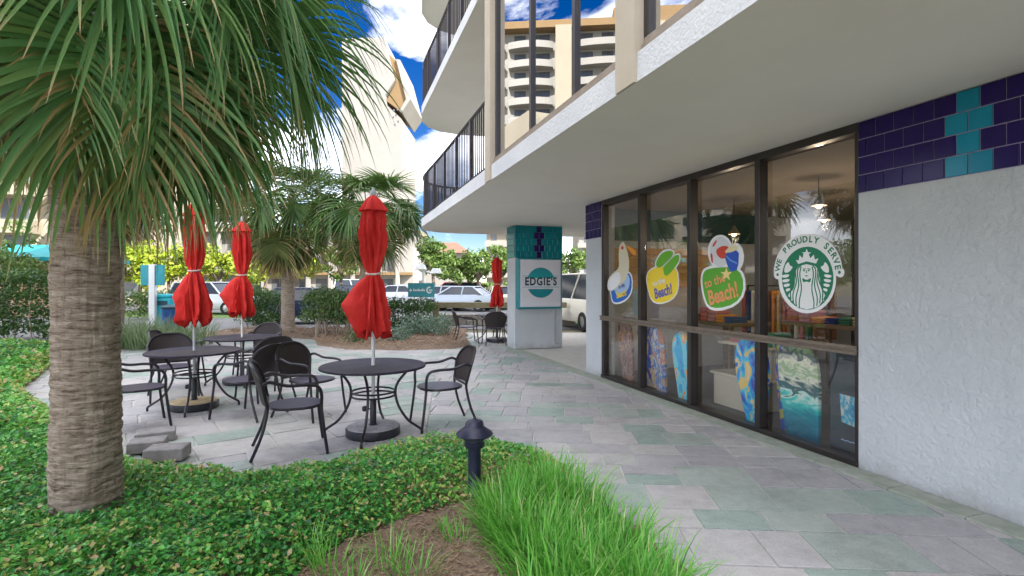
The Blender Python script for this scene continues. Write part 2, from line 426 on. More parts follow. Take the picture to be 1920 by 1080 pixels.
M['canvas_trim'] = mat('canvas_trim', (0.55, 0.45, 0.42), (0.7, 0.62, 0.58), 20, 0.8)
M['whitepole'] = mat('white_pole', (0.62, 0.62, 0.60), (0.74, 0.74, 0.72), 9, 0.4)
M['greypole'] = mat('grey_pole', (0.36, 0.38, 0.40), (0.5, 0.5, 0.5), 9, 0.4)
M['finial'] = mat('grey_finial', (0.35, 0.36, 0.42), (0.45, 0.46, 0.50), 9, 0.35)
M['basestone'] = mat('base_stone', (0.28, 0.26, 0.28), (0.46, 0.44, 0.45), 25, 0.8, 0.4, 80)
M['basesand'] = mat('sandy_base', (0.52, 0.38, 0.20), (0.68, 0.54, 0.33), 12, 0.85, 0.3, 80)
M['black'] = mat('black_paint', (0.012, 0.012, 0.017), (0.03, 0.029, 0.036), 18, 0.42, 0.15, 60)
M['lampblack'] = mat('bollard_paint', (0.008, 0.010, 0.030), (0.02, 0.022, 0.05), 12, 0.38, 0.12, 120)
M['concrete'] = mat('concrete_block', (0.20, 0.185, 0.18), (0.33, 0.31, 0.30), 10, 0.95, 0.6, 70)
M['teal'] = mat('teal_paint', (0.0, 0.19, 0.23), (0.005, 0.23, 0.27), 5, 0.4)
M['tealsign'] = mat('teal_sign_paint', (0.0, 0.26, 0.31), (0.005, 0.30, 0.35), 5, 0.4)
M['tealdark'] = mat('dark_teal_print', (0.003, 0.045, 0.065), None, rough=0.5)
M['signface'] = mat('sign_face', (0.62, 0.61, 0.66), (0.68, 0.67, 0.71), 3, 0.4)
M['white'] = mat('white_paint', (0.76, 0.76, 0.75), (0.80, 0.80, 0.79), 4, 0.5)
M['aqua'] = mat('aqua_plastic', (0.0, 0.35, 0.42), (0.01, 0.42, 0.48), 5, 0.4)
M['bluebin'] = mat('blue_plastic', (0.01, 0.07, 0.25), (0.015, 0.10, 0.32), 5, 0.4)
M['wood'] = mat('grey_wood', (0.20, 0.17, 0.10), (0.36, 0.32, 0.20), 6, 0.9, 0.5, 30, stretch=(1, 5, 5))
M['stonewall'] = mat('low_wall_stone', (0.26, 0.22, 0.19), (0.42, 0.38, 0.33), 6, 0.9, 0.5, 20)
M['condo'] = mat('cream_render', (0.28, 0.25, 0.19), (0.32, 0.285, 0.22), 0.2, 0.85)
M['condowhite'] = mat('white_render', (0.26, 0.25, 0.235), (0.30, 0.29, 0.27), 0.15, 0.85)
M['condotan'] = mat('tan_render', (0.19, 0.12, 0.055), (0.22, 0.145, 0.07), 0.2, 0.85)
M['farwindow'] = mat('far_window', (0.05, 0.06, 0.07), (0.11, 0.12, 0.13), 0.5, 0.15)
M['tealroof'] = mat('teal_metal_roof', (0.0, 0.24, 0.27), (0.005, 0.31, 0.34), 1, 0.45)
M['redroof'] = mat('red_tile_roof', (0.17, 0.085, 0.06), (0.22, 0.115, 0.08), 2, 0.85)
M['peach'] = mat('peach_render', (0.48, 0.30, 0.18), (0.54, 0.36, 0.22), 1, 0.9)
M['rubber'] = mat('tyre', (0.015, 0.015, 0.015), (0.025, 0.025, 0.025), 9, 0.8)
M['hub'] = mat('alloy', (0.5, 0.5, 0.52), None, rough=0.3, metal=0.8)
M['lightglass'] = mat('lamp_lens', (0.75, 0.75, 0.72), None, rough=0.1)
M['tailred'] = mat('tail_lens', (0.4, 0.01, 0.01), None, rough=0.15)
def carpaint(n, c): return mat('car_paint_' + n, c, None, rough=0.22, spec=0.6)
M['shopfloor'] = mat('shop_floor', (0.06, 0.065, 0.075), (0.09, 0.095, 0.11), 3, 0.4)
M['shopwall'] = mat('shop_wall', (0.055, 0.036, 0.024), (0.085, 0.058, 0.04), 2, 0.9)
M['shopceil'] = mat('shop_ceiling', (0.26, 0.22, 0.18), (0.30, 0.25, 0.20), 2, 0.9)
M['pine'] = mat('pine_board', (0.50, 0.27, 0.09), (0.66, 0.40, 0.16), 4, 0.6, 0.2, 30, stretch=(1, 1, 14))
M['display'] = mat('cream_laminate', (0.60, 0.54, 0.42), (0.68, 0.62, 0.50), 3, 0.5)
M['brownwood'] = mat('brown_wood', (0.14, 0.075, 0.035), (0.24, 0.14, 0.07), 5, 0.5, stretch=(1, 1, 8))

# ------------------------------------------------------------------ ground
def sheet(poly, z): return MB().add([(x, y, z) for x, y in poly], [tuple(range(len(poly)))])
structure('ground', sheet([(-400, -400), (400, -400), (400, 700), (-400, 700)], -0.05).mesh('ground', M['earth']))
structure('parking_lot', sheet([(-60, 15.2), (-9.4, 14.6), (-5.0, 19.2), (-1.0, 18.6), (16, 18.2), (26, 16), (60, 60), (40, 66), (-60, 62)], -0.03).mesh('parking_lot', M['asphalt']))
structure('lawn', sheet([(-34, 27), (-12.6, 24.5), (-12.9, 28.5), (-36, 33)], -0.022).mesh('lawn', M['lawn']))
structure('verge', sheet([(-3.6, 20.6), (4, 20.0), (5, 22.4), (-3.8, 23.4)], -0.022).mesh('verge', M['lawn']))

A0 = Vector((1.51, 8.99, 0)); WD = Vector((0.3174, -0.9483, 0)); WM = Vector((0.9483, 0.3174, 0))   # wall line, inward normal
def W(s, t, z): return A0 + WD * s + WM * t + Vector((0, 0, z))

BED = [(0.47, 4.1), (0.42, 4.5), (0.12, 4.85), (-.35, 5.02), (-.85, 4.92), (-1.2, 4.67), (-1.55, 4.38), (-1.95, 4.14), (-2.6, 4.2), (-3.3, 4.6), (-5.3, 6.2), (-7.2, 7.8), (-8.5, 9.8), (-9.6, 12.2), (-14, 13.6), (-16, 12), (-14, 3), (-6, 1.3), (-1.1, 1.5), (-1.22, 2.6), (-1.0, 3.15), (-.68, 3.5), (-.2, 3.85), (.15, 3.8)]
SOIL = [(1.05, 2.35), (0.98, 2.95), (0.78, 3.6), (0.55, 4.1)] + BED[1:17] + [(-14, 0.5), (1.1, 0.5)]

# ---- pavers
def clip(poly, hp):
    out = []; a, b, c = hp
    for i in range(len(poly)):
        p, q = poly[i], poly[(i + 1) % len(poly)]
        dp, dq = a * p[0] + b * p[1] + c, a * q[0] + b * q[1] + c
        if dp >= 0: out.append(p)
        if dp * dq < 0:
            t = dp / (dp - dq); out.append((p[0] + (q[0] - p[0]) * t, p[1] + (q[1] - p[1]) * t))
    return out
def hp_line(p, q):   # left of p->q
    return (-(q[1] - p[1]), q[0] - p[0], (q[1] - p[1]) * p[0] - (q[0] - p[0]) * p[1])
cb0 = W(-5.2, -0.23, 0); cb1 = W(12, -0.23, 0)
def edge_in(hp, d):  # shift a half plane inwards by d
    n = math.hypot(hp[0], hp[1]); return (hp[0], hp[1], hp[2] - d * n)
wall_hp = edge_in(hp_line((cb1.x, cb1.y), (cb0.x, cb0.y)), 0.006)
div = hp_line((-0.72, 4.0), (-1.75, 12.9))
div_l = edge_in(div, 0.004); div_r = edge_in(tuple(-x for x in div), 0.004)
def courses(rot, x0, x1, y0, y1, hs, ws, jit):
    y = y0; c, s_ = math.cos(rot), math.sin(rot); out = []
    while y < y1:
        h = rng.choice(hs); x = x0 + rng.random() * 0.4
        while x < x1:
            wd = rng.choice(ws); g = 0.0075
            if rng.random() < 0.18 and h > 0.3:
                pieces = [(x, y, wd, h / 2), (x, y + h / 2, wd, h / 2)]
            else: pieces = [(x, y, wd, h)]
            for (px, py, pw, ph) in pieces:
                q = [(px + g, py + g), (px + pw - g, py + g), (px + pw - g, py + ph - g), (px + g, py + ph - g)]
                q = [(a + rng.uniform(-jit, jit), b + rng.uniform(-jit, jit)) for a, b in q]
                out.append([(a * c - b * s_, a * s_ + b * c) for a, b in q])
            x += wd
        y += h
    return out
tiles = []
for q in courses(R(-4), -4.5, 6, 1.3, 17.6, [.3, .3, .45], [.3, .45, .45, .6], 0.002):
    for hp in (wall_hp, div_r, (0, -1, 17.0), (0, 1, -1.7)):
        q = clip(q, hp)
        if len(q) < 3: break
    if len(q) >= 3: tiles.append(q)
for q in courses(R(36), -8, 14, 1.0, 18, [.38, .46, .54], [.4, .55, .7], 0.012):
    for hp in (div_l, (0, -1, 15.6), (0, 1, -3.6), (1, 0, 9.2)):
        q = clip(q, hp)
        if len(q) < 3: break
    if len(q) >= 3: tiles.append(q)
def area(q): return abs(sum(q[i][0] * q[(i + 1) % len(q)][1] - q[(i + 1) % len(q)][0] * q[i][1] for i in range(len(q)))) / 2
bedA = SOIL
keep = []
for q in tiles:
    if area(q) < 0.006: continue
    xs = np.array([p[0] for p in q] + [sum(p[0] for p in q) / len(q)]); ys = np.array([p[1] for p in q] + [sum(p[1] for p in q) / len(q)])
    cx, cy = xs[-1], ys[-1]
    if in_poly(xs, ys, bedA).all(): continue
    if abs(cx) > 1.02 * cy + 0.4: continue
    keep.append((cy + 0.25 * abs(cx), q, area(q)))
keep.sort(key=lambda k: k[0])
pave = structure('pavement', sheet([(-9.5, 15.7), (-9.2, 3.2), (-1, 1.4), (4.5, 1.4), (7, 0.5), (4.2, 17.2), (-1.6, 17.2)][::-1], -0.011).mesh('pavement', M['mortar']))
rest = MB(); rest_t = []
for i, (k, q, a) in enumerate(keep):
    tint = rng.random() ** 1.0
    b = MB().prism(q, -0.02, rng.uniform(0.0, 0.0035), cham=0.004)
    if i < 290:
        cx = sum(p[0] for p in q) / len(q); cy = sum(p[1] for p in q) / len(q)
        b.v = [(x - cx, y - cy, z) for x, y, z in b.v]
        me = b.mesh('paver', M['paver'])
        at_ = me.attributes.new('tint', 'FLOAT', 'POINT'); at_.data.foreach_set('value', [tint] * len(b.v))
        put('paver', me, pave, (cx, cy, 0))
    else:
        rest.add(b.v, b.f); rest_t += [tint] * len(b.v)
me = rest.mesh('paver_field', M['paver'])
me.attributes.new('tint', 'FLOAT', 'POINT').data.foreach_set('value', rest_t)
put('paver_field', me, pave, kind='stuff')
s = -5.0
while s < 8.5:
    l_ = rng.uniform(0.5, 0.9); b = MB()
    b.frame_box(W(s + .004, -0.225, -0.02), WD * (l_ - .008), WM * 0.20, Vector((0, 0, 0.03 + rng.uniform(0, .004))))
    b.build('border_stone', M['border'], pave); s += l_

# ---- soil of the planting bed (a low mound) and mulch island
def mound(name, poly, hmax, step, m, edge=0.4, base=0.0, nscale=2.0, namp=0.02):
    xs = [p[0] for p in poly]; ys = [p[1] for p in poly]
    gx = np.arange(min(xs) - step, max(xs) + 2 * step, step); gy = np.arange(min(ys) - step, max(ys) + 2 * step, step)
    X, Y = np.meshgrid(gx, gy); px, py = X.ravel(), Y.ravel()
    ins = in_poly(px, py, poly); d = edge_dist(px, py, poly)
    z = np.where(ins, base + hmax * np.clip(d / edge, 0, 1) ** 0.7, base - d * 0.6)
    z += np.array([noise.noise((a * nscale, b * nscale, 3.1)) for a, b in zip(px, py)]) * namp * ins
    nx = len(gx); F = []
    for j in range(len(gy) - 1):
        for i in range(nx - 1):
            q = [j * nx + i, j * nx + i + 1, (j + 1) * nx + i + 1, (j + 1) * nx + i]
            if any(ins[k] for k in q): F.append(q)
    return np_mesh(name, np.stack([px, py, z], 1), F, m, smooth=True)
structure('planting_bed_soil', mound('planting_bed_soil', SOIL, 0.05, 0.08, M['soil'], 0.3, 0.004, 3, 0.03))
ISLAND = [(-5.6, 15.0), (-5.0, 13.6), (-4.0, 12.75), (-2.6, 12.55), (-1.35, 12.9), (-1.0, 13.8), (-1.3, 15.4), (-1.6, 18.4), (-5.0, 18.8), (-7.4, 18.2), (-9.8, 17.6), (-9.6, 16.2), (-7.2, 15.6)]
structure('mulch_bed', mound('mulch_bed', ISLAND, 0.10, 0.2, M['soil'], 0.8, 0.006, 2, 0.04))

# ------------------------------------------------------------------ hotel building
hotel = thing('hotel', 'white stucco hotel block with curved balcony slabs, deep soffit and ground floor shop windows', 'building', (0, 0, 0))
E0 = Vector((1.22, 2.55, 0)); ED = Vector((-0.3095, 0.9509, 0)); EN = Vector((0.9509, 0.3095, 0))
def E(t, i, z): return E0 + ED * t + EN * i + Vector((0, 0, z))
nose = [(-1.72, 11.6), (-2.02, 12.5), (-2.24, 13.2), (-2.33, 13.75), (-2.26, 14.25), (-2.0, 14.68), (-1.55, 14.98), (-0.9, 15.15), (0.2, 15.4), (3.2, 16.6), (9, 19.2), (19, 22.5)]
slab_poly = [tuple(E(-20, 0, 0).xy)] + [tuple(E(t, 0, 0).xy) for t in (-10, -2, 0, 3, 6, 8.5)] + nose + [(27, -6), (22, -12)]
FL = 2.78
slab_me = None
for k in range(9):  # slabs above the view are added so the block shades the patio
    z = 2.98 + FL * k
    if slab_me is None:
        slab_me = MB().prism(slab_poly, 0, 0.2).mesh('balcony_slab', [M['soffit'], M['slab']])
        for p in slab_me.polygons: p.material_index = 1 if abs(p.normal.z) < 0.5 else 0
    put('balcony_slab', slab_me, hotel, (0, 0, z))
core_poly = [tuple(E(t, 1.75, 0).xy) for t in (-19, -9, -2, 3, 6.5, 10.2)] + [(0.2, 13.7), (3.4, 14.9), (9, 17.4), (18, 20.8), (25, -5), (21, -10)]
core_me = MB().prism(core_poly, 0, FL - 0.204).mesh('upper_wall', M['stucco'])
for k in range(8): put('upper_wall', core_me, hotel, (0, 0, 3.182 + FL * k))  # unseen upper storeys carried up to keep sun off the patio
# sliding door panes in the recessed upper wall
for k in range(2):
    for t in (4.6, 6.2, 7.8):
        f = MB().frame_box(E(t, 1.70, 3.2 + FL * k), ED * 1.5, EN * 0.045, Vector((0, 0, 2.1))).build('sliding_door', M['bronze'], hotel)
        MB().frame_box(E(t + .06, 1.69, 3.27 + FL * k), ED * 1.38, EN * 0.008, Vector((0, 0, 1.96))).build('pane', M['mirrorglass'], f)
# ground floor walls
MB().frame_box(W(4.64, 0, 0), WD * 10, WM * 0.25, Vector((0, 0, 2.976))).build('ground_wall', M['stucco'], hotel)
MB().frame_box(W(-0.58, 0, 0), WD * 0.575, WM * 0.25, Vector((0, 0, 2.976))).build('ground_wall', M['stucco'], hotel)
MB().frame_box(W(-0.57, 0.253, 0), WD * 0.2, WM * 8.2, Vector((0, 0, 2.974))).build('end_wall', M['stucco'], hotel)
# shop room shell
shell = MB()
shell.frame_box(W(-0.3, 6.0, 0.03), WD * 12, WM * 0.1, Vector((0, 0, 2.9)))
shell.frame_box(W(9.0, 0.3, 0.03), WD * 0.1, WM * 5.65, Vector((0, 0, 2.9)))
shell.build('shop_wall', M['shopwall'], hotel)
MB().frame_box(W(-0.36, 0.16, -0.01), WD * 12, WM * 5.8, Vector((0, 0, 0.035))).build('shop_floor', M['shopfloor'], hotel)
MB().frame_box(W(-0.36, 0.16, 2.90), WD * 12, WM * 5.8, Vector((0, 0, 0.05))).build('shop_ceiling', M['shopceil'], hotel)
MB().frame_box(W(-0.35, 0.3, 2.35), WD * 0.05, WM * 3.2, Vector((0, 0, 0.55))).build('bulkhead', M['tealdark'], hotel)
for i in range(6):      # pine boards on the end wall of the shop
    MB().frame_box(W(-0.352, 0.35, 1.52 + i * 0.118), WD * 0.03, WM * 2.1, Vector((0, 0, 0.108))).build('wall_plank', M['pine'], hotel)
# storefront window
TG = 0.075
WIN = [0.0, 1.18, 2.34, 3.49, 4.64]
wf = MB()
wf.frame_box(W(0, -.02, 0.012), WD * 4.64, WM * 0.13, Vector((0, 0, 0.05)))
wf.frame_box(W(0, -.01, 2.90), WD * 4.64, WM * 0.11, Vector((0, 0, 0.078)))
wf.frame_box(W(0, 0.0, 0.064), WD * 0.07, WM * 0.1, Vector((0, 0, 2.834)))
wf.frame_box(W(4.60, 0.0, 0.064), WD * 0.038, WM * 0.1, Vector((0, 0, 2.834)))
shopwin = bevel(wf.build('storefront_window', M['bronze'], hotel), 0.004, 1)
for i, s in enumerate(WIN[1:-1]):
    bevel(MB().frame_box(W(s - .036, -0.012, 0.064), WD * 0.072, WM * 0.115, Vector((0, 0, 2.834))).build('mullion', M['bronze'], shopwin), 0.004, 1)
tr = MB().frame_box(W(0.0, -0.04, 0.975), WD * 4.635, WM * 0.03, Vector((0, 0, 0.028)))
tr.frame_box(W(0.0, -0.03, 1.003), WD * 4.635, WM * 0.03, Vector((0, 0, 0.018)))
tr.frame_box(W(0.0, -0.042, 1.021), WD * 4.635, WM * 0.03, Vector((0, 0, 0.032)))
bevel(tr.build('transom_rail', M['transom'], shopwin), 0.003, 1)
for i in range(4):
    a, b = WIN[i] + (.07 if i == 0 else .036), WIN[i + 1] - .036
    for z0, z1 in ((0.064, 0.97), (1.055, 2.898)):
        MB().frame_box(W(a, TG, z0), WD * (b - a), WM * 0.006, Vector((0, 0, z1 - z0))).build('pane', M['shopglass'], shopwin)
# glazed tile bands
TW = 0.152
tile_src = {}
def tile_obj(kind, parent, o, ax, ay, nrm, wd, hh=TW):
    g = 0.004
    b = MB(); a, u = ax * (wd - 2 * g), Vector((0, 0, hh - 2 * g)); c = 0.004
    p = [Vector((0, 0, 0)), a, a + u, u]; ctr = (a + u) / 2
    ins = [x + (ctr - x).normalized() * c * 1.5 + nrm * 0.012 for x in p]
    q = [x + nrm * 0.008 for x in p]
    b.add(p + q + ins, [(8, 9, 10, 11)] + [(i, (i + 1) % 4, 4 + (i + 1) % 4, 4 + i) for i in range(4)] + [(4 + i, 4 + (i + 1) % 4, 8 + (i + 1) % 4, 8 + i) for i in range(4)])
    return b.build('wall_tile', M[kind], parent, loc=o + ax * g + Vector((0, 0, g)))
Z0 = 2.368
band = MB()
band2 = MB()
band.frame_box(W(4.645, -0.004, Z0), WD * 4.0, WM * 0.003, Vector((0, 0, 0.607)))
band2.frame_box(W(-0.578, -0.004, Z0), WD * 0.57, WM * 0.003, Vector((0, 0, 0.607)))
band.build('tile_grout', M['grout'], hotel); band2.build('tile_grout', M['grout'], hotel)
TEAL = {0: (5, 6), 1: (5,), 2: (5, 6), 3: (5,)}
for r in range(4):
    s = 4.645 - (0 if r % 2 else TW / 2) ; c = 0
    while s < 7.2:
        a = max(s, 4.647); wd = s + TW - a
        k = 'tile_teal' if c in TEAL[r] or (c - 9) in TEAL[r] else 'tile_purple'
        if wd > 0.03: tile_obj(k, hotel, W(a, -0.005, Z0 + r * TW), WD, None, -WM, wd)
        s += TW; c += 1
    s = -0.578 - (TW / 2 if r % 2 else 0)
    while s < -0.02:
        a = max(s, -0.578); e = min(s + TW, -0.006)
        if e - a > 0.03: tile_obj('tile_purple', hotel, W(a, -0.005, Z0 + r * TW), WD, None, -WM, e - a)
        s += TW

# piers and sunroom glazing of the first upper floor
def tY(Y): return (Y - 2.55) / 0.9509
for Y in (3.66, 7.14, -0.2):
    b = MB().frame_box(E(tY(Y), -0.025, 2.976), ED * 0.26, EN * 0.023, Vector((0, 0, FL * 2 + 0.2)))
    for k in range(2): b.frame_box(E(tY(Y), -0.002, 3.183 + FL * k), ED * 0.26, EN * 0.2, Vector((0, 0, FL - .206)))
    b.build('pier', M['pier'], hotel)
def sunroom(Ya, Yb, posts):
    ta, tb = tY(Ya), tY(Yb); fr = MB(); i0 = 0.05
    fr.frame_box(E(ta, i0 - 0.04, 3.182), ED * (tb - ta), EN * 0.12, Vector((0, 0, 0.035)))
    fr.frame_box(E(ta, i0 - 0.02, 3.217), ED * (tb - ta), EN * 0.08, Vector((0, 0, 0.05)))
    f = bevel(fr.build('sunroom_window', M['sillmetal'], hotel), 0.004, 1)
    MB().frame_box(E(ta, i0, FL + 2.98 - 0.09), ED * (tb - ta), EN * 0.08, Vector((0, 0, 0.087))).build('head_rail', M['sillmetal'], f)
    edges = [ta] + [tY(p) for p in posts] + [tb]
    for p in edges:
        MB().frame_box(E(p - .03, i0 + .001, 3.268), ED * 0.06, EN * 0.07, Vector((0, 0, FL - .38))).build('mullion', M['bronze'], f)
    for a, b in zip(edges[:-1], edges[1:]):
        MB().frame_box(E(a + .031, i0 + .03, 3.268), ED * (b - a - .062), EN * 0.006, Vector((0, 0, FL - .38))).build('pane', M['mirrorglass'], f)
sunroom(3.95, 7.11, (4.76, 5.84))
sunroom(0.1, 3.63, (1.2, 2.4))
MB().frame_box(E(tY(7.38), 0.16, 3.185), ED * 0.08, EN * 1.5, Vector((0, 0, FL - .21))).build('party_wall', M['pier'], hotel)
MB().frame_box(E(tY(-0.2), 0.2, 3.185), ED * 0.08, EN * 1.5, Vector((0, 0, FL - .21))).build('party_wall', M['pier'], hotel)

# balcony railings
def resample(path, d):
    out = [Vector(path[0])]; acc = 0
    for a, b in zip(path[:-1], path[1:]):
        a, b = Vector(a), Vector(b); l_ = (b - a).length; x = d - acc
        while x <= l_: out.append(a + (b - a) * (x / l_)); x += d
        acc = (acc + l_) % d
    return out
def railing(k, t_start):
    z = 3.18 + FL * k
    path = [E(t, 0.09, 0) for t in np.arange(t_start, 8.6, 0.5)]
    c = Vector((0.5, 11.0, 0))
    for x, y in nose[:9]:
        v = Vector((x, y, 0)); path.append(v + (c - v).normalized() * 0.09)
    pts = resample(path, 0.125)
    rl = MB(); rl.tube([p + Vector((0, 0, z + 1.05)) for p in pts], 0.028, 6); rl.tube([p + Vector((0, 0, z + 0.08)) for p in pts], 0.018, 6)
    r = rl.build('railing', M['railmetal'], hotel)
    bal = MB().box(-.009, .009, -.009, .009, 0.08, 1.04).mesh('baluster', M['railmetal'])
    post = MB().box(-.03, .03, -.03, .03, 0.0, 1.05).mesh('rail_post', M['railmetal'])
    for i, p in enumerate(pts):
        d = pts[min(i + 1, len(pts) - 1)] - pts[max(i - 1, 0)]
        put('rail_post' if i % 9 == 0 else 'baluster', post if i % 9 == 0 else bal, r, p + Vector((0, 0, z)), math.atan2(d.y, d.x))
railing(0, tY(7.5)); railing(1, tY(6.0))

# ------------------------------------------------------------------ column with lit-box sign
CA = Vector((0.064, 12.8, 0)); CX = Vector((0.952, 0.306, 0)); CY = Vector((-0.306, 0.952, 0))
def K(a, b, z): return CA + CX * a + CY * b + Vector((0, 0, z))
colm = thing('column', 'white stucco column with teal tiled top holding up the overhang', 'column', K(0.62, 0.3, 0))
inv = -colm.location
b = MB(); b.frame_box(K(0, 0, 0) + inv, CX * 1.24, CY * 0.6, Vector((0, 0, 2.978))); bevel(b.build('shaft', M['stucco'], colm), 0.012, 2)
b = MB(); b.frame_box(K(0.004, -0.004, 2.2) + inv, CX * 1.232, CY * .003, Vector((0, 0, .775))); b.frame_box(K(-0.004, 0.004, 2.2) + inv, CX * .003, CY * .592, Vector((0, 0, .775)))
b.build('tile_grout', M['grout_teal'], colm)
ctw = 1.232 / 9
for r in range(5):
    for c in range(10):
        off = -ctw / 2 if r % 2 else 0
        a = max(0.004, 0.004 + off + c * ctw); e = min(1.236, 0.004 + off + (c + 1) * ctw)
        if e - a < 0.03: continue
        mid = (r in (1, 3) and c in (4, 5)) or (r in (0, 2, 4) and c == 4)
        tile_obj('tile_purple' if mid else 'tile_deep', colm, K(a, -0.005, 2.2 + r * .155) + inv, CX, None, -CY, e - a, 0.155)
    for c in range(4):
        tile_obj('tile_deep', colm, K(-0.005, 0.004 + (c + 1) * .147, 2.2 + r * .155) + inv, -CY, None, -CX, .147, 0.155)
sign = thing('wall_sign', 'white square light box sign reading EDGIE\'S in a teal cabinet on the column', 'sign', K(0.64, 0, 1.6))
inv = -sign.location
b = MB(); b.frame_box(K(0.02, -0.22, 0.97) + inv, CX * 1.13, CY * 0.21, Vector((0, 0, 1.22))); bevel(b.build('cabinet', M['teal'], sign), 0.04, 3)
b = MB(); b.frame_box(K(0.07, -0.232, 1.02) + inv, CX * 1.03, CY * 0.02, Vector((0, 0, 1.13))); bevel(b.build('sign_face', M['signface'], sign), 0.03, 3)
def plane_poly(mb, fr, pts, lay, th=0.001):
    """prism whose outline pts (a, z) lies on frame fr(a, off, z); lay = distance in front of the plane"""
    n = len(pts)
    ar = sum(pts[i][0] * pts[(i + 1) % n][1] - pts[(i + 1) % n][0] * pts[i][1] for i in range(n))
    if ar < 0: pts = pts[::-1]
    v = [fr(a, -lay, z) for a, z in pts] + [fr(a, -lay - th, z) for a, z in pts]
    f = [tuple(range(n, 2 * n))] + [(i, (i + 1) % n, n + (i + 1) % n, n + i) for i in range(n)]
    mb.add(v, f); return mb
def flat_geo(mb, fr, V, F, lay, tf):
    mb.add([fr(*((lambda p: (p[0], -lay, p[1]))(tf(v[0], v[1])))) for v in V], F); return mb
fs = lambda a, o, z: K(a, -0.232 + o, z) + inv
ca, cz, cr_ = 0.585, 1.60, 0.36
up = [(ca + cr_ * math.cos(q), cz + cr_ * math.sin(q)) for q in np.linspace(R(18), R(162), 24)]
lw = [(ca + cr_ * math.cos(q), cz + cr_ * math.sin(q)) for q in np.linspace(R(205), R(335), 24)]
def grad_teal():
    t = NT('faded_teal_print'); z = t.n('ShaderNodeSeparateXYZ'); t.l(t.coord('Object'), z.inputs[0])
    col = t.ramp(t.mul(t.mul(z.outputs[2], 2.2), 0.1, 'ADD'), [(0, (0.02, 0.42, 0.42)), (1, (0.01, 0.20, 0.24))])
    return t.done(t.bsdf(col, 0.4).outputs[0])
b = MB(); plane_poly(b, fs, up, 0.001); b.build('emblem_arc', grad_teal(), sign)
b = MB(); plane_poly(b, fs, lw, 0.001); b.build('emblem_arc', M['teal'], sign)
b = MB()
for z0 in (1.49, 1.755): plane_poly(b, fs, [(0.12, z0), (1.05, z0), (1.05, z0 + .010), (0.12, z0 + .010)], 0.0015)
for q in (-.14, -.05, .05, .14): plane_poly(b, fs, [(ca + q * .5 - .006, 1.78), (ca + q * .5 + .006, 1.78), (ca + q + .01, 1.9), (ca + q - .01, 1.9)], 0.0022)
b.build('emblem_line', M['tealsign'], sign)
V, F = text_geo("EDGIE'S", 0.265, 0.035, spacing=1.16)
b = MB(); flat_geo(b, fs, V, F, 0.004, lambda x, y: (ca + x * .80, 1.622 + y)); b.build('lettering', M['tealdark'], sign)
pipe = MB().tube([K(1.02, -0.02, 0.97) , K(1.02, -0.02, 0.14), K(1.05, -0.02, 0.10), K(1.2, -0.02, 0.10)], 0.014, 6)
tag(pipe.build('conduit', M['greypole']), 'thin grey conduit running down the column below the light box sign', 'conduit')

# ------------------------------------------------------------------ decals on the shop glass
GT = TG - 0.0015
def Wg(s, o, z): return W(s, GT + o, z)
def px_wall(x, y):
    u = (x - 960) / 1000; ox, oy = A0.x + WM.x * GT, A0.y + WM.y * GT
    s = (ox - u * oy) / (u * WD.y - WD.x); Y = oy + s * WD.y
    return (s, 1.6 - (y - 530) * Y / 1000)
def zp(pts, x0, y0, k): return [px_wall(x0 + a / k, y0 + b / k) for a, b in pts]
def grow(pts, d):
    cx = sum(p[0] for p in pts) / len(pts); cy = sum(p[1] for p in pts) / len(pts)
    return [(p[0] + (p[0] - cx) / math.hypot(p[0] - cx, p[1] - cy) * d, p[1] + (p[1] - cy) / math.hypot(p[0] - cx, p[1] - cy) * d) for p in pts]
def smooth(pts, n=2):
    for _ in range(n):
        o = []
        for i in range(len(pts)):
            p, q = pts[i], pts[(i + 1) % len(pts)]
            o += [(p[0] * .75 + q[0] * .25, p[1] * .75 + q[1] * .25), (p[0] * .25 + q[0] * .75, p[1] * .25 + q[1] * .75)]
        pts = o
    return pts
def dm(n, c, r=0.5): 
    if 'd_' + n not in M: M['d_' + n] = mat('vinyl_' + n, c, None, rough=r)
    return M['d_' + n]
class Decal:
    def __init__(s, label, x, y):
        a, z = px_wall(x, y); s.o = Wg(a, 0, z); s.t = thing('window_decal', label, 'decal', s.o, 0, 'vinyl decals on the shop window')
        s.fr = lambda a, o, z: Wg(a, o, z) - s.o
    def poly(s, name, m, pts, lay): 
        b = MB(); plane_poly(b, s.fr, pts, 0.0012 * lay, 0.0008); b.build(name, m, s.t); return s
    def polys(s, name, m, lst, lay):
        for p in lst: s.poly(name, m, p, lay)
        return s
    def text(s, m, txt, x, y, size, lay, rot=0, sx=1, bold=0.02, name='lettering'):
        V, F = text_geo(txt, size, bold); a0, z0 = px_wall(x, y); c, d = math.cos(rot), math.sin(rot)
        b = MB(); flat_geo(b, s.fr, V, F, 0.0012 * lay + 0.0009, lambda p, q: (a0 + (p * c * sx - q * d), z0 + p * d * sx + q * c)); b.build(name, m, s.t); return s
def circ(x, y, rx, ry, a0=0, a1=360, n=36): return [(x + rx * math.cos(R(a)), y - ry * math.sin(R(a))) for a in np.linspace(a0, a1, n, endpoint=a1 - a0 < 360)]
I1 = lambda p: zp(p, 1130, 430, 6.0); I3 = lambda p: zp(p, 1300, 430, 6.352); I4 = lambda p: zp(p, 1440, 420, 6.0)
wht = dm('white', (0.78, 0.78, 0.78))
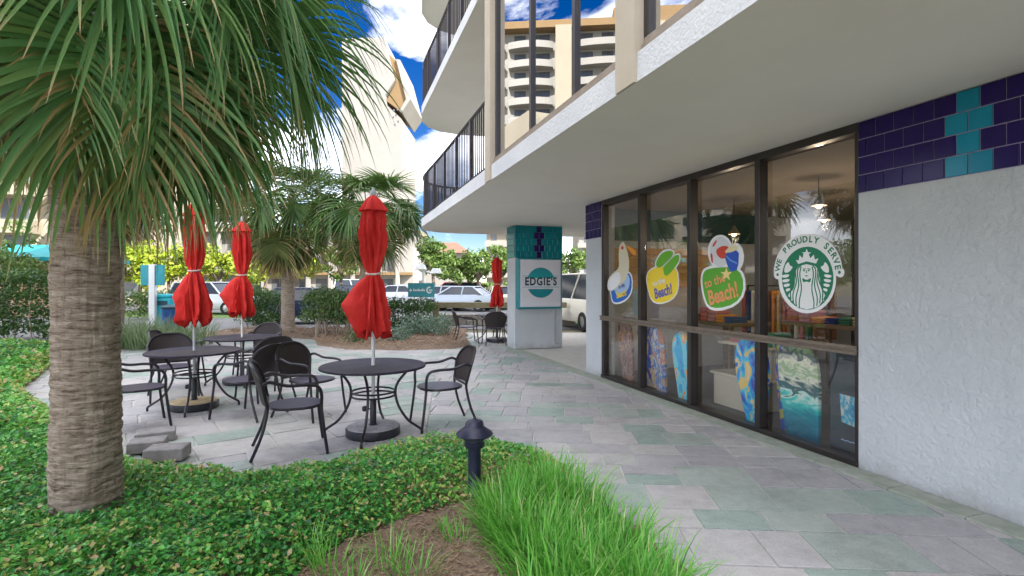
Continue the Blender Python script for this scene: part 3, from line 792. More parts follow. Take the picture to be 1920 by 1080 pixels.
# pelican over a blue badge
d = Decal('pelican decal over a blue badge on the far left shop window', 1166, 520)
bd = smooth(I1([(95, 560), (200, 500), (330, 480), (325, 760), (120, 850), (92, 700)]), 2)
body = smooth(I1([(60, 560), (120, 490), (190, 440), (180, 300), (190, 180), (230, 130), (262, 180), (300, 330), (300, 470), (250, 600), (110, 700), (55, 690)]), 2)
d.poly('backing', wht, grow(bd, .03), 1).poly('badge', dm('blue', (0.01, 0.12, 0.48)), bd, 2)
d.poly('badge_field', dm('paleblue', (0.35, 0.50, 0.72)), smooth(I1([(130, 560), (220, 520), (310, 500), (300, 700), (140, 760)]), 2), 3)
d.poly('bird_body', dm('cream', (0.66, 0.60, 0.44)), body, 4)
d.poly('bird_wing', wht, smooth(I1([(55, 600), (120, 500), (200, 470), (210, 600), (110, 690), (60, 680)]), 2), 5)
d.poly('beak', dm('orange', (0.75, 0.26, 0.02)), smooth(I1([(262, 170), (300, 190), (380, 240), (375, 310), (300, 240)]), 1), 5)
d.poly('eye', dm('red', (0.55, 0.02, 0.02)), I1(circ(226, 208, 14, 20)), 5)
d.text(dm('navy', (0.01, 0.03, 0.22)), 'to the', 1166, 536, 0.10, 5, R(12), .8)
d.text(dm('yellow', (0.85, 0.62, 0.03)), 'Beach!', 1166, 551, 0.15, 6, R(12), .8, .03)
# flip flops over a yellow badge
d = Decal('green flip flops decal over a yellow badge on the shop window', 1245, 530)
bd = smooth(I1([(500, 500), (560, 440), (700, 410), (850, 430), (850, 770), (570, 855), (500, 620)]), 2)
sA = smooth(I1([(610, 430), (600, 370), (660, 270), (740, 235), (800, 250), (790, 300), (720, 370), (660, 430)]), 2)
sB = smooth(I1([(690, 480), (680, 430), (760, 350), (820, 290), (865, 285), (865, 360), (800, 450), (740, 520), (700, 520)]), 2)
d.polys('backing', wht, [grow(bd, .02)], 1); d.polys('backing', wht, [grow(sA, .03), grow(sB, .03)], 2)
d.poly('badge', dm('yellow', (0.85, 0.62, 0.03)), bd, 3).polys('flip_flop', dm('green', (0.13, 0.42, 0.02)), [sA], 4).polys('flip_flop', dm('green', (0.13, 0.42, 0.02)), [sB], 5)
d.text(wht, 'to the', 1236, 529, 0.12, 5, R(12)); d.text(dm('violet', (0.12, 0.12, 0.42)), 'Beach!', 1244, 547, 0.205, 6, R(12), .78, 0.03)
# ball and bucket over a green badge
d = Decal('beach ball and blue bucket decal over a green badge on the shop window', 1355, 520)
bd = smooth(I3([(105, 520), (200, 455), (590, 445), (600, 860), (205, 970), (120, 760)]), 2)
d.poly('backing', wht, grow(bd, .035), 1); d.poly('badge', dm('leafgreen', (0.09, 0.36, 0.02)), bd, 3)
d.poly('backing', wht, I3(circ(325, 270, 150, 205)), 2)
d.poly('backing', wht, I3(circ(510, 330, 95, 165)), 2.5)
d.poly('ball', dm('palegrey', (0.62, 0.63, 0.66)), I3(circ(325, 270, 125, 180)), 3)
ball_red = dm('ballred', (0.58, 0.05, 0.02))
d.polys('ball_stripe', ball_red, [smooth(I3([(265, 250), (340, 195), (430, 200), (420, 280), (370, 360), (300, 330)]), 2), smooth(I3([(225, 200), (270, 130), (290, 130), (250, 210)]), 1), smooth(I3([(205, 290), (230, 280), (240, 400), (220, 400)]), 1)], 4)
d.poly('bucket', dm('bucketblue', (0.01, 0.08, 0.45)), smooth(I3([(365, 285), (550, 220), (540, 470), (480, 505), (430, 490)]), 1), 5)
d.poly('bucket_sand', dm('sand', (0.72, 0.62, 0.36)), smooth(I3([(365, 285), (440, 200), (500, 180), (550, 220), (480, 270)]), 1), 6)
d.poly('bucket_handle', dm('skyblue', (0.15, 0.35, 0.7)), I3([(400, 310), (450, 360), (530, 400), (528, 412), (445, 376), (396, 320)]), 7)
st = []
for i in range(10):
    q = R(90 + i * 36); r_ = 85 if i % 2 == 0 else 34; st.append((400 + r_ * .85 * math.cos(q), 535 - r_ * math.sin(q)))
d.poly('starfish', dm('starfish', (0.80, 0.62, 0.25)), I3(st), 7)
d.text(dm('coral', (0.75, 0.30, 0.12)), 'to the', 1341, 527, 0.15, 6, R(14)); d.text(dm('coral', (0.75, 0.30, 0.12)), 'Beach!', 1356, 552, 0.25, 6, R(14), .78, 0.03)
# coffee emblem
d = Decal('round white and green coffee emblem decal with crowned long haired figure', 1518, 515)
grn = dm('coffeegreen', (0.0, 0.175, 0.085))
C_ = lambda *a, **k: I4(circ(*a, **k))
outer = I4(circ(455, 540, 385, 430, -6, 186, 60))
d.poly('backing', wht, outer, 1)
d.poly('backing', wht, I4(circ(445, 620, 325, 385)), 2)
d.polys('backing', wht, [I4(circ(112, 570, 42, 52)), I4(circ(815, 545, 46, 56))], 1.5)
d.polys('banner_dot', grn, [I4(circ(112, 570, 13, 16)), I4(circ(808, 543, 15, 18))], 4)
d.poly('emblem_disc', grn, I4(circ(450, 610, 290, 355)), 3)
txt = 'WE PROUDLY SERVE'
b = MB()
for i, ch in enumerate(txt):
    if ch == ' ': continue
    q = 171 - i * (162 / (len(txt) - 1)); V, F = text_geo(ch, 0.085, 0.025)
    px = 452 + 338 * math.cos(R(q)); py = 545 - 372 * math.sin(R(q)); a0, z0 = px_wall(1440 + px / 6, 420 + py / 6); rr = R(q - 90); c_, s_ = math.cos(rr), math.sin(rr)
    flat_geo(b, d.fr, V, F, 0.0012 * 4, lambda p, r_, a0=a0, z0=z0, c_=c_, s_=s_: (a0 + p * c_ - r_ * s_, z0 + p * s_ + r_ * c_))
b.build('lettering', grn, d.t)
hair = smooth(I4([(330, 480), (440, 430), (560, 480), (590, 600), (590, 700), (650, 800), (610, 880), (560, 940), (450, 958), (340, 940), (290, 880), (250, 800), (310, 700), (305, 600)]), 2)
d.poly('figure', wht, hair, 4)
crown = I4([(345, 450), (318, 405), (350, 410), (360, 350), (395, 385), (405, 330), (385, 320), (425, 318), (440, 280), (455, 318), (490, 320), (462, 340), (480, 385), (520, 345), (530, 400), (572, 385), (545, 445), (440, 420)])
d.poly('crown', wht, crown, 4)
strands = []
for sgn in (-1, 1):
    for k, x0 in enumerate((62, 88, 112, 132)):
        p = []
        for t in np.linspace(0, 1, 14):
            x = x0 + 34 * t * (0.4 + k * .42) + 13 * math.sin(t * 9 + k * .6) * (1 - .3 * t); y = 480 + (470 - k * 42) * t + k * 14
            p.append((440 + sgn * x, y))
        wd = 6.5
        strands.append(I4([(a - wd, b_) for a, b_ in p] + [(a + wd, b_) for a, b_ in reversed(p)]))
d.polys('hair_line', grn, strands, 5)
d.poly('hair_line', grn, I4([(335, 500), (380, 448), (440, 436), (505, 448), (548, 500), (535, 505), (500, 465), (440, 452), (385, 465), (348, 505)]), 5)
d.poly('torso', wht, smooth(I4([(440, 640), (490, 680), (498, 730), (470, 800), (465, 870), (485, 960), (400, 960), (415, 870), (410, 800), (385, 730), (395, 680)]), 2), 6)
d.poly('hair_line', grn, smooth(I4([(388, 600), (440, 635), (495, 600), (480, 660), (440, 645), (400, 660)]), 1), 5.5)
d.poly('face', wht, smooth(I4([(440, 455), (500, 480), (498, 560), (440, 632), (385, 560), (382, 480)]), 2), 6.5)
d.polys('face_line', grn, [I4([(398, 505), (432, 497), (432, 507), (400, 515)]), I4([(450, 497), (488, 505), (486, 515), (450, 507)]), I4(circ(415, 524, 13, 8)), I4(circ(467, 524, 13, 8)), I4([(441, 510), (448, 550), (432, 552)]), I4([(420, 578), (462, 578), (441, 592)])], 7.5)
tails = []
for sgn in (-1, 1):
    X = lambda v: 440 + sgn * v
    tails.append(smooth(I4([(X(150), 480), (X(190), 470), (X(205), 420), (X(245), 470), (X(255), 550), (X(200), 545)]), 1))
    for k in range(6):
        y = 575 + k * 52; xo = 282 - k * k * 5.0; xi = 200 - k * 4
        tails.append(smooth(I4([(X(xo), y), (X(xi), y - 12), (X(xi - 4), y + 12), (X(xi + 30), y + 30), (X(xo - 8), y + 28)]), 1))
    tails.append(smooth(I4([(X(150), 735), (X(215), 800), (X(190), 830), (X(140), 770)]), 1))
d.polys('tail', wht, tails, 4.2)

# ------------------------------------------------------------------ shop interior
def board_mat(name, stops, scale, seed, stretch=(1, 1, .55), dist=2.5):
    t = NT('board_print_' + name); v = t.coord('Object', stretch)
    m = t.n('ShaderNodeMapping'); m.inputs['Location'].default_value = (seed, seed * .7, seed * 1.3); t.l(v, m.inputs['Vector'])
    col = t.ramp(t.noise(m.outputs[0], scale, 3, 0.5, dist), stops, 'CONSTANT' if len(stops) > 4 else 'LINEAR')
    return t.done(t.bsdf(col, 0.35).outputs[0])
def wave_board_mat():
    t = NT('board_print_wave'); z = t.n('ShaderNodeSeparateXYZ'); v = t.coord('Object'); t.l(v, z.inputs[0])
    f = t.mul(t.mul(z.outputs[2], 1.02), t.mul(t.mul(t.noise(t.coord('Object', (1, 1, 2.2)), 4, 3, .5, 2.0), 0.42), 0.2, 'SUBTRACT'), 'ADD')
    return t.done(t.bsdf(t.ramp(f, [(0, (0.0, 0.09, 0.17)), (0.26, (0.0, 0.26, 0.36)), (0.38, (0.02, 0.62, 0.58)), (0.46, (0.75, 0.88, 0.8)), (0.49, (0.01, 0.16, 0.17)), (0.56, (0.02, 0.10, 0.12)), (0.63, (0.85, 0.85, 0.7)), (0.72, (0.32, 0.48, 0.26)), (0.80, (0.88, 0.86, 0.68)), (0.88, (0.05, 0.08, 0.12)), (0.95, (0.35, 0.5, 0.3))]), 0.35).outputs[0])
BL = [(0, (0.01, 0.06, 0.55)), (0.38, (0.0, 0.28, 0.85)), (0.48, (0.02, 0.60, 0.85)), (0.55, (0.9, 0.60, 0.14)), (0.62, (0.9, 0.75, 0.5)), (0.66, (0.0, 0.18, 0.7))]
def board(label, sa, sb, z1, m, lean=0.22, t0=0.17, lowtaper=0.72, name='bodyboard'):
    wd = sb - sa; c = (sa + sb) / 2; prof = []
    for t in np.linspace(0, 1, 15):
        k = lowtaper + (1 - lowtaper) * min(1, t / .55) if t < .6 else 1
        if t > 0.72: k = math.sqrt(max(0, 1 - ((t - .72) / .281) ** 2)) * 1.0
        prof.append((k * wd / 2, t * z1))
    pts = [(c + a, z) for a, z in prof] + [(c - a, z) for a, z in reversed(prof)]
    o = W(c, t0, 0.03); mb = MB(); n = len(pts)
    fr = lambda a, off, z: W(a, t0 + off - lean * 0 + (lean * (1 - z / z1)) * 0 - 0, 0.03 + z) - o
    v = [W(a, t0 + (z / z1) * -0.08, 0.03 + z) - o for a, z in pts] + [W(a, t0 + .035 + (z / z1) * -0.08, 0.03 + z) - o for a, z in pts]
    f = [tuple(range(n)), tuple(reversed(range(n, 2 * n)))] + [(i, n + i, n + (i + 1) % n, (i + 1) % n) for i in range(n)]
    mb.add(v, f)
    ob = mb.build(name, m); ob.location = o
    return tag(ob, label, 'bodyboard', 'boards standing behind the lower shop panes')
board('brown and orange patterned bodyboard standing at the far left lower pane', 0.36, 0.76, 1.02, board_mat('a', [(0, (0.05, 0.03, 0.04)), (0.4, (0.24, 0.14, 0.12)), (0.5, (0.6, 0.28, 0.08)), (0.55, (0.10, 0.10, 0.16)), (0.64, (0.45, 0.32, 0.25))], 5, 1.1))
board('blue and gold bodyboard half hidden by the first mullion', 0.78, 1.30, 1.0, board_mat('b', [(0, (0.02, 0.03, 0.30)), (0.42, (0.04, 0.12, 0.5)), (0.5, (0.75, 0.5, 0.08)), (0.56, (0.25, 0.3, 0.4)), (0.66, (0.05, 0.05, 0.2))], 5, 3.1), t0=.26)
board('blue flowered bodyboard with orange base beside the first mullion', 1.33, 1.62, 0.94, board_mat('c', [(0, (0.45, 0.16, 0.10)), (0.42, (0.55, 0.35, 0.2)), (0.47, (0.02, 0.15, 0.5)), (0.55, (0.5, 0.6, 0.7)), (0.63, (0.02, 0.10, 0.4))], 4, 5.7))
board('bright turquoise bodyboard with orange fish print', 1.82, 2.26, 0.92, board_mat('d', [(0, (0.0, 0.22, 0.75)), (0.34, (0.0, 0.48, 0.85)), (0.46, (0.20, 0.72, 0.88)), (0.56, (0.95, 0.42, 0.06)), (0.62, (0.95, 0.75, 0.42)), (0.66, (0.0, 0.40, 0.8))], 4, 7.7, dist=1.5))
board('deep blue bodyboard with gold streaks beside the second mullion from the right', 3.02, 3.50, 0.97, board_mat('e', BL, 4, 2.2), lowtaper=.5)
board('narrow pink and blue bodyboard just right of the last mullion', 3.52, 3.72, 0.97, board_mat('f', [(0, (0.65, 0.32, 0.28)), (0.45, (0.6, 0.25, 0.2)), (0.5, (0.02, 0.10, 0.5)), (0.6, (0.5, 0.5, 0.1)), (0.7, (0.02, 0.06, 0.35))], 4, 8.2), t0=.26)
board('large bodyboard printed with a green breaking wave', 3.66, 4.14, 0.99, wave_board_mat(), t0=.16, lowtaper=.8)
bb = thing('black_bodyboard', 'black bodyboard with a small blue poster, behind the right lower pane', 'bodyboard', W(4.36, .24, .03)); inv = -bb.location
o = MB(); o.frame_box(W(4.16, .22, .03) + inv, WD * .45, WM * .05, Vector((0, 0, .96))); bevel(o.build('foam_core', mat('grey_foam', (0.035, 0.05, 0.065), (0.06, 0.08, 0.10), 3, .45), bb), .02, 2)
pz = lambda pts: [px_wall(x, y) for x, y in pts]
bfr = lambda a, off, z: W(a, .218 + off, z) + inv
def poster_mat():
    t = NT('poster_print'); v = t.coord('Generated'); 
    return t.done(t.bsdf(t.ramp(t.noise(v, 3.5, 2, .5, 1), [(0.3, (0.02, 0.25, 0.55)), (0.48, (0.08, 0.48, 0.66)), (0.6, (0.55, 0.66, 0.66)), (0.7, (0.70, 0.70, 0.58))]), .5).outputs[0])
o = MB(); plane_poly(o, bfr, [(4.30, .30), (4.535, .27), (4.515, .55), (4.275, .56)], .001); o.build('poster', poster_mat(), bb)
V, F = text_geo('~~~~', .11, .01, spacing=.78); o = MB(); flat_geo(o, bfr, V, F, .002, lambda x, y: (4.40 + x, .14 + y)); o.build('printed_mark', dm('paleblue', (0.35, 0.50, 0.72)), bb)
# stepped cream display stand behind the third pane
ds = thing('display_stand', 'cream stepped display stand behind the third shop pane', 'display stand', W(2.9, .6, .03)); inv = -ds.location
def part_box(name, th, s0, s1, t0, t1, z0, z1, m, bv=.006):
    o = MB(); o.frame_box(W(s0, t0, z0) - th.location, WD * (s1 - s0), WM * (t1 - t0), Vector((0, 0, z1 - z0))); return bevel(o.build(name, m, th), bv, 1)
part_box('lower_box', ds, 2.28, 2.95, .42, .95, .035, .42, M['display']); part_box('shelf_board', ds, 2.22, 3.12, .40, 1.0, .422, .455, M['display'])
part_box('upper_box', ds, 2.62, 3.05, .62, 1.0, .457, .80, M['display']); part_box('shelf_board', ds, 2.20, 3.12, .55, 1.05, .802, .83, M['display'])
def table_in_shop(label, s0, s1, t0, t1, h, m):
    th = thing('display_table', label, 'table', W((s0 + s1) / 2, (t0 + t1) / 2, .026), 0, 'display tables in the shop')
    part_box('table_top', th, s0, s1, t0, t1, h - .05, h, m)
    for a in (s0 + .05, s1 - .11):
        for b_ in (t0 + .05, t1 - .11): part_box('leg', th, a, a + .06, b_, b_ + .06, .026, h - .052, m)
table_in_shop('brown display table behind the third and fourth shop panes', 2.7, 4.0, 1.1, 1.9, 1.12, M['brownwood'])
table_in_shop('brown display table behind the second shop pane', 1.3, 2.2, .75, 1.45, 1.05, M['brownwood'])
table_in_shop('tall brown counter table near the right end of the shop', 4.3, 6.2, 1.5, 2.3, 1.2, M['brownwood'])
stock = [('red', (0.45, 0.05, 0.03)), ('pink', (0.55, 0.20, 0.22)), ('orange', (0.75, 0.26, 0.02)), ('navy', (0.02, 0.04, 0.2)), ('green', (0.05, 0.22, 0.12)), ('straw', (0.55, 0.40, 0.18)), ('white', (0.75, 0.75, 0.72)), ('brown', (0.18, 0.09, 0.05))]
sp = []
for i in range(7): sp.append((2.75 + i * .18, 1.15, 1.12, 'on the brown display table behind the third pane', i))
for i in range(5): sp.append((1.34 + i * .17, .8, 1.05, 'on the display table behind the second pane', i + 7))
for i in range(7): sp.append((4.35 + i * .25, 1.6, 1.2, 'on the tall counter at the right end of the shop', i + 3))
for i in range(4): sp.append((2.3 + i * .2, .66, .83, 'on the cream stepped display stand', i + 1))
for (s_, t_, z_, where, i) in sp:
    cn, cc = stock[i % 8]; hh = rng.uniform(.07, .2)
    o = MB(); y = 0; base = W(s_ + .08, t_ + .15, z_)
    for q in range(3):
        e = rng.uniform(-.008, .008); o.frame_box(W(s_ + e, t_, z_ + y) - base, WD * .15, WM * .28, Vector((0, 0, hh / 3 - .003))); y += hh / 3
    ob = bevel(o.build('folded_shirt', dm('cloth_' + cn, cc, .9)), .012, 2); ob.location = base
    tag(ob, f'folded {cn} goods ' + where, 'folded clothes', 'folded goods in the shop')
# hanging clothes rack at the back
for j, (s0, t0, lab) in enumerate(((0.5, 2.6, 'clothes rack of hanging shirts near the pine boards'), (2.6, 4.3, 'clothes rack of hanging shirts at the back of the shop'), (4.6, 4.6, 'clothes rack of hanging shirts at the right back of the shop'))):
    rk = thing('clothes_rack', lab, 'clothes rack', W(s0 + .8, t0, .026), 0, 'clothes racks in the shop'); inv = -rk.location
    o = MB(); o.tube([W(s0, t0, .026) + inv, W(s0, t0, 1.55) + inv, W(s0 + 1.6, t0, 1.55) + inv, W(s0 + 1.6, t0, .026) + inv], .018, 6); o.build('rail_frame', M['chairmetal'], rk)
    for i in range(14):
        cn, cc = stock[(i * 3 + j) % 8]; o = MB(); a = s0 + .08 + i * .11
        o.frame_box(W(a, t0 - .22, .75) + inv, WD * .05, WM * .44, Vector((0, 0, .72))); bevel(o.build('hanging_shirt', dm('cloth_' + cn, cc, .9), rk), .02, 2)
# pendant lamps, lit
for i, (s_, t_, z_) in enumerate(((1.3, 1.6, 2.35), (2.2, 2.4, 2.5), (3.0, 1.4, 2.55), (3.2, 3.4, 2.5), (4.2, 1.8, 2.55), (5.2, 2.6, 2.5), (4.4, 4.2, 2.5))):
    lab = ['pendant lamp nearest the pine boards', 'pendant lamp glowing behind the second pane', 'pendant lamp glowing behind the third pane', 'small pendant lamp deep behind the third pane', 'pendant lamp high behind the fourth pane', 'pendant lamp at the right end of the shop', 'pendant lamp at the right back of the shop'][i]
    th = thing('pendant_lamp', lab, 'lamp', W(s_, t_, z_), 0, 'lit pendant lamps in the shop')
    MB().tube([(0, 0, .12), (0, 0, 2.898 - z_)], .006, 5).build('cord', M['black'], th)
    MB().lathe([(.02, .13), (.03, .10), (.07, .03), (.09, 0.0), (.085, 0.0), (.06, .03)], 14).build('lamp_shade', M['transom'], th, True)
    MB().lathe([(.001, -.035), (.03, -.02), (.04, .01), (.03, .04), (.001, .05)], 12, caps=False).build('bulb', emit_mat('bulb_glow', (1, .66, .30), 2.5) if i == 0 else bpy.data.materials['bulb_glow'], th, True)
    l_ = bpy.data.lights.new('pendant_light', 'POINT'); l_.energy = 1.8; l_.color = (1, .78, .55); l_.shadow_soft_size = .06
    lo_ = bpy.data.objects.new('pendant_light', l_); COL.objects.link(lo_); lo_.parent = th; lo_.location = (0, 0, -.09)

# ------------------------------------------------------------------ patio furniture
def bez(p, n=5):
    """Catmull-Rom through p"""
    p = [Vector(x) for x in p]; out = []
    for i in range(len(p) - 1):
        a, b_, c, d_ = p[max(i - 1, 0)], p[i], p[i + 1], p[min(i + 2, len(p) - 1)]
        for k in range(n):
            t = k / n; out.append(0.5 * ((2 * b_) + (c - a) * t + (2 * a - 5 * b_ + 4 * c - d_) * t * t + (3 * b_ - a - 3 * c + d_) * t ** 3))
    return out + [p[-1]]
def make_chair():
    ch = thing('patio_chair', '', 'chair', (0, 0, 0), 0, 'wicker back chairs round the patio tables')
    # seat
    b = MB(); pts = smooth([(-.22, -.22), (.25, -.245), (.25, .245), (-.22, .22)], 2); b.prism(pts, .425, .443); bevel(b.build('seat', M['seatmesh'], ch), .005, 1)
    b = MB(); b.tube([Vector((x, y, .43)) for x, y in pts + pts[:1]], .013, 6, False); b.build('seat_frame', M['chairmetal'], ch, True)
    # backrest: curved shield
    def back(u, v):   # u -1..1 across, v 0..1 up
        wv = .225 + .045 * min(1, v / .45)
        if v > .5: wv *= math.sqrt(max(0.0, 1 - ((v - .5) / .505) ** 2)) ** .75
        y = u * wv; x = -.235 - .115 * v - .06 * (1 - (y / .27) ** 2) + .03
        return Vector((x, y, .47 + .395 * v))
    b = MB(); nu, nv = 12, 14; vs = []
    for side in (0, .010):
        for j in range(nv + 1):
            for i in range(nu + 1):
                p = back(-1 + 2 * i / nu, j / nv); vs.append((p.x - side, p.y, p.z))
    fs_ = []; n1 = (nu + 1) * (nv + 1)
    for j in range(nv):
        for i in range(nu):
            q = j * (nu + 1) + i; fs_.append((q, q + 1, q + nu + 2, q + nu + 1)); fs_.append((n1 + q, n1 + q + nu + 1, n1 + q + nu + 2, n1 + q + 1))
    b.add(vs, fs_); b.build('backrest', M['wicker'], ch, True)
    rim = [back(-1, t) for t in np.linspace(0, .985, 16)] + [back(1, t) for t in np.linspace(.985, 0, 16)]
    b = MB(); b.tube(rim + rim[:1], .0145, 6, False); b.build('back_frame', M['chairmetal'], ch, True)
    for s_ in (-1, 1):
        e = back(s_, .52)
        p = bez([(.235, .262 * s_, .43), (.235, .275 * s_, .56), (.20, .282 * s_, .635), (.10, .285 * s_, .655), (-.06, .285 * s_, .66), (-.20, .28 * s_, .70), (e.x, e.y, e.z)], 5)
        b = MB(); b.tube(p, .0155, 7); b.build('armrest', M['chairmetal'], ch, True)
        b = MB(); b.tube(bez([(.29, .28 * s_, 0), (.262, .272 * s_, .2), (.235, .262 * s_, .435)], 4), .0145, 7); b.build('leg', M['chairmetal'], ch, True)
        b = MB(); b.tube(bez([(-.36, .26 * s_, 0), (-.27, .238 * s_, .22), (-.225, .225 * s_, .43), (back(s_, .1).x, back(s_, .1).y, back(s_, .1).z)], 4), .0145, 7); b.build('leg', M['chairmetal'], ch, True)
    return ch
CH = [(-.80, 6.02, 203, 'wicker chair alone on the right of the front table, facing left'),
      (-2.10, 5.12, 24, 'wicker chair nearest the camera, left of the front table, turned away'),
      (-2.42, 6.42, -22, 'wicker chair behind the left of the front table, facing right'),
      (-3.18, 6.42, 165, 'wicker chair between the two front tables, its back to the front table'),
      (-3.45, 7.45, 140, 'wicker chair in the crowded middle, seen from behind, facing the rear table'),
      (-4.15, 5.90, 40, 'wicker chair beside the palm trunk, mostly hidden by it'),
      (-4.72, 7.42, -52, 'round backed wicker chair behind the middle table beside the pale grass'),
      (-5.15, 8.25, 12, 'wicker chair left of the rear table, only its back in view'),
      (-4.45, 9.35, 262, 'wicker chair beyond the rear table under the hedge'),
      (-1.22, 14.2, 14, 'wicker chair left of the far table by the column'),
      (-.46, 13.75, 100, 'wicker chair in front of the far table by the column'),
      (-.18, 15.0, 200, 'wicker chair behind the far table, partly behind the column')]
proto = make_chair()
for i, (x, y, a, lab) in enumerate(CH):
    c = proto if i == 0 else copy_tree(proto)
    c.location = (x, y, 0.004); c.rotation_euler = (0, 0, R(a)); c['label'] = lab
def make_table():
    t = thing('patio_table', '', 'table', (0, 0, 0), 0, 'round patio tables')
    b = MB(); b.lathe([(.53, .705), (.545, .71), (.545, .728), (.535, .733), (.528, .7285), (.02, .7285)], 48); b.build('table_top', M['tabletop'], t, True)
    for k in range(4):
        q = k * math.pi / 2; pr = bez([(.40, .706), (.33, .64), (.255, .54), (.232, .44), (.265, .30), (.36, .155), (.47, .075), (.505, .045), (.51, 0.0)], 4)if False else bez([(.40, 0, .706), (.33, 0, .64), (.255, 0, .54), (.232, 0, .44), (.265, 0, .30), (.36, 0, .155), (.47, 0, .075), (.508, 0, .045), (.512, 0, 0)], 4)
        b = MB(); b.tube([(p.x * math.cos(q), p.x * math.sin(q), p.z) for p in pr], .014, 7); b.build('leg', M['chairmetal'], t, True)
    b = MB(); ring = [(.222 * math.cos(a), .222 * math.sin(a)) for a in np.linspace(0, 2 * math.pi, 33)]
    b.tube([(x, y, .455) for x, y in ring], .010, 6, False); b.tube([(x, y, .415) for x, y in ring], .010, 6, False); b.build('brace_ring', M['chairmetal'], t, True)
    return t
TB = [(-1.46, 5.61, -88, 'round dark patio table in front, beside the path'), (-4.05, 6.80, -70, 'round dark patio table just right of the palm trunk'), (-4.30, 8.50, -60, 'round dark patio table behind, by the hedge'), (-.45, 14.5, -80, 'round dark patio table far off beside the column')]
proto = make_table()
for i, (x, y, a, lab) in enumerate(TB):
    c = proto if i == 0 else copy_tree(proto); c.location = (x, y, .004); c.rotation_euler = (0, 0, R(a)); c['label'] = lab
def make_umbrella(label, x, y, ztop, zbot, ztie, seed, flap, pole, tilt=0):
    rr = random.Random(seed)
    u = thing('patio_umbrella', label, 'umbrella', (x, y, .11), R(tilt), 'closed red patio umbrellas'); z0 = .11
    b = MB(); b.tube([(0, 0, 0), (0, 0, ztop - z0 - .06)], .019, 10); b.build('pole', pole, u, True)
    b = MB(); b.lathe([(.018, ztop - .07 - z0), (.03, ztop - .05 - z0), (.033, ztop - .02 - z0), (.02, ztop + .015 - z0), (.004, ztop + .045 - z0)], 12); b.build('finial', M['finial'], u, True)
    n = 96
    def ringsec(z, r, amp, lob, ph, fl=0):
        o = []
        for k in range(n):
            q = 2 * math.pi * k / n
            f = 1 + amp * .95 * (.55 - abs(math.sin(q * lob / 2 + ph + .35 * math.sin(z * 5 + q * 2 + seed))) ** .75) + .16 * amp * math.sin(q * 19 + z * 9 + 2 * math.sin(q * 3))
            x_ = r * f
            if fl:
                g = math.exp(-(((q - math.pi + math.pi) % (2 * math.pi) - math.pi + (q > math.pi) * 0 - 0) / .5) ** 2)
                dq = (q - math.pi); x_ += fl * math.exp(-(dq / .42) ** 2)
            nz_ = noise.noise((math.cos(q) * 2 + seed, math.sin(q) * 2, z * 3)) * r * .26
            o.append((math.cos(q) * (x_ + nz_), math.sin(q) * (x_ + nz_), z - z0))
        return o
    def skin(rows, name):
        b = MB(); vs = [p for r_ in rows for p in r_]; f = []
        for j in range(len(rows) - 1):
            for k in range(n):
                k2 = (k + 1) % n; f.append((j * n + k, j * n + k2, (j + 1) * n + k2, (j + 1) * n + k))
        b.add(vs, f); return b.build(name, M['canvas'], u, True)
    H = ztop - ztie
    cap = [(ztop - .045, .028, .05), (ztop - .09, .075, .12), (ztop - .15, .11, .2), (ztop - .205, .142, .3), (ztop - .215, .125, .3)]
    skin([ringsec(z, r, a, 8, .2) for z, r, a in cap], 'vent_cap')
    up = [(ztop - .16, .09, .3), (ztop - .24, .108, .4), (ztop - .24 - (H - .24) * .35, .115, .55), (ztop - .24 - (H - .24) * .65, .10, .55), (ztie + .07, .078, .4), (ztie + .02, .062, .2), (ztie, .058, .15)]
    D = ztie - zbot
    dn = [(ztie - .03, .062, .2), (ztie - D * .15, .088, .45), (ztie - D * .32, .106, .6), (ztie - D * .52, .128, .75), (ztie - D * .75, .14, .85), (ztie - D * .92, .142, .9)]
    pr = [(z, r, a, 0) for z, r, a in up] + [(z, r, a, flap * (0, .35, .75, 1.0, .35, .1)[i]) for i, (z, r, a) in enumerate(dn)]
    zs = np.array([p[0] for p in pr])[::-1]; zz = np.linspace(pr[0][0], pr[-1][0], 46)
    pi = lambda j: np.interp(zz, zs, np.array([p[j] for p in pr])[::-1])
    rows = [ringsec(z, r, a, 8, .1 + .12 * noise.noise((z * 4, seed, 0)), f_) for z, r, a, f_ in zip(zz, pi(1), pi(2), pi(3))]
    last = ringsec(zbot, .137, .9, 8, .3)
    last = [(a, b_, c + .045 * math.sin(k / n * 2 * math.pi * 8) + .05 * noise.noise((a * 9, b_ * 9, seed))) for k, (a, b_, c) in enumerate(last)]
    rows.append(last); 
    o = skin(rows, 'canopy'); m = o.modifiers.new('solid', 'SOLIDIFY'); m.thickness = .004
    b = MB(); b.tube([(p[0] * 1.06, p[1] * 1.06, ztie - z0 + .012 * math.sin(k / n * 6.28)) for k, p in enumerate(ringsec(ztie, .066, .1, 8, .1))], .011, 6, False); b.build('tie_strap', M['canvas_trim'], u, True)
    return u
make_umbrella('closed red umbrella standing through the front patio table', -1.46, 5.61, 2.56, 1.06, 1.70, 1, .19, M['whitepole'])
make_umbrella('closed red umbrella through the table right of the palm trunk', -4.05, 6.80, 2.66, 1.08, 1.76, 5, .11, M['greypole'])
make_umbrella('closed red umbrella through the rear table by the hedge', -4.30, 8.50, 2.62, 1.09, 1.73, 9, .20, M['whitepole'])
make_umbrella('closed red umbrella far off beside the column', -.41, 14.5, 2.34, .98, 1.55, 13, .0, M['whitepole'], 180)
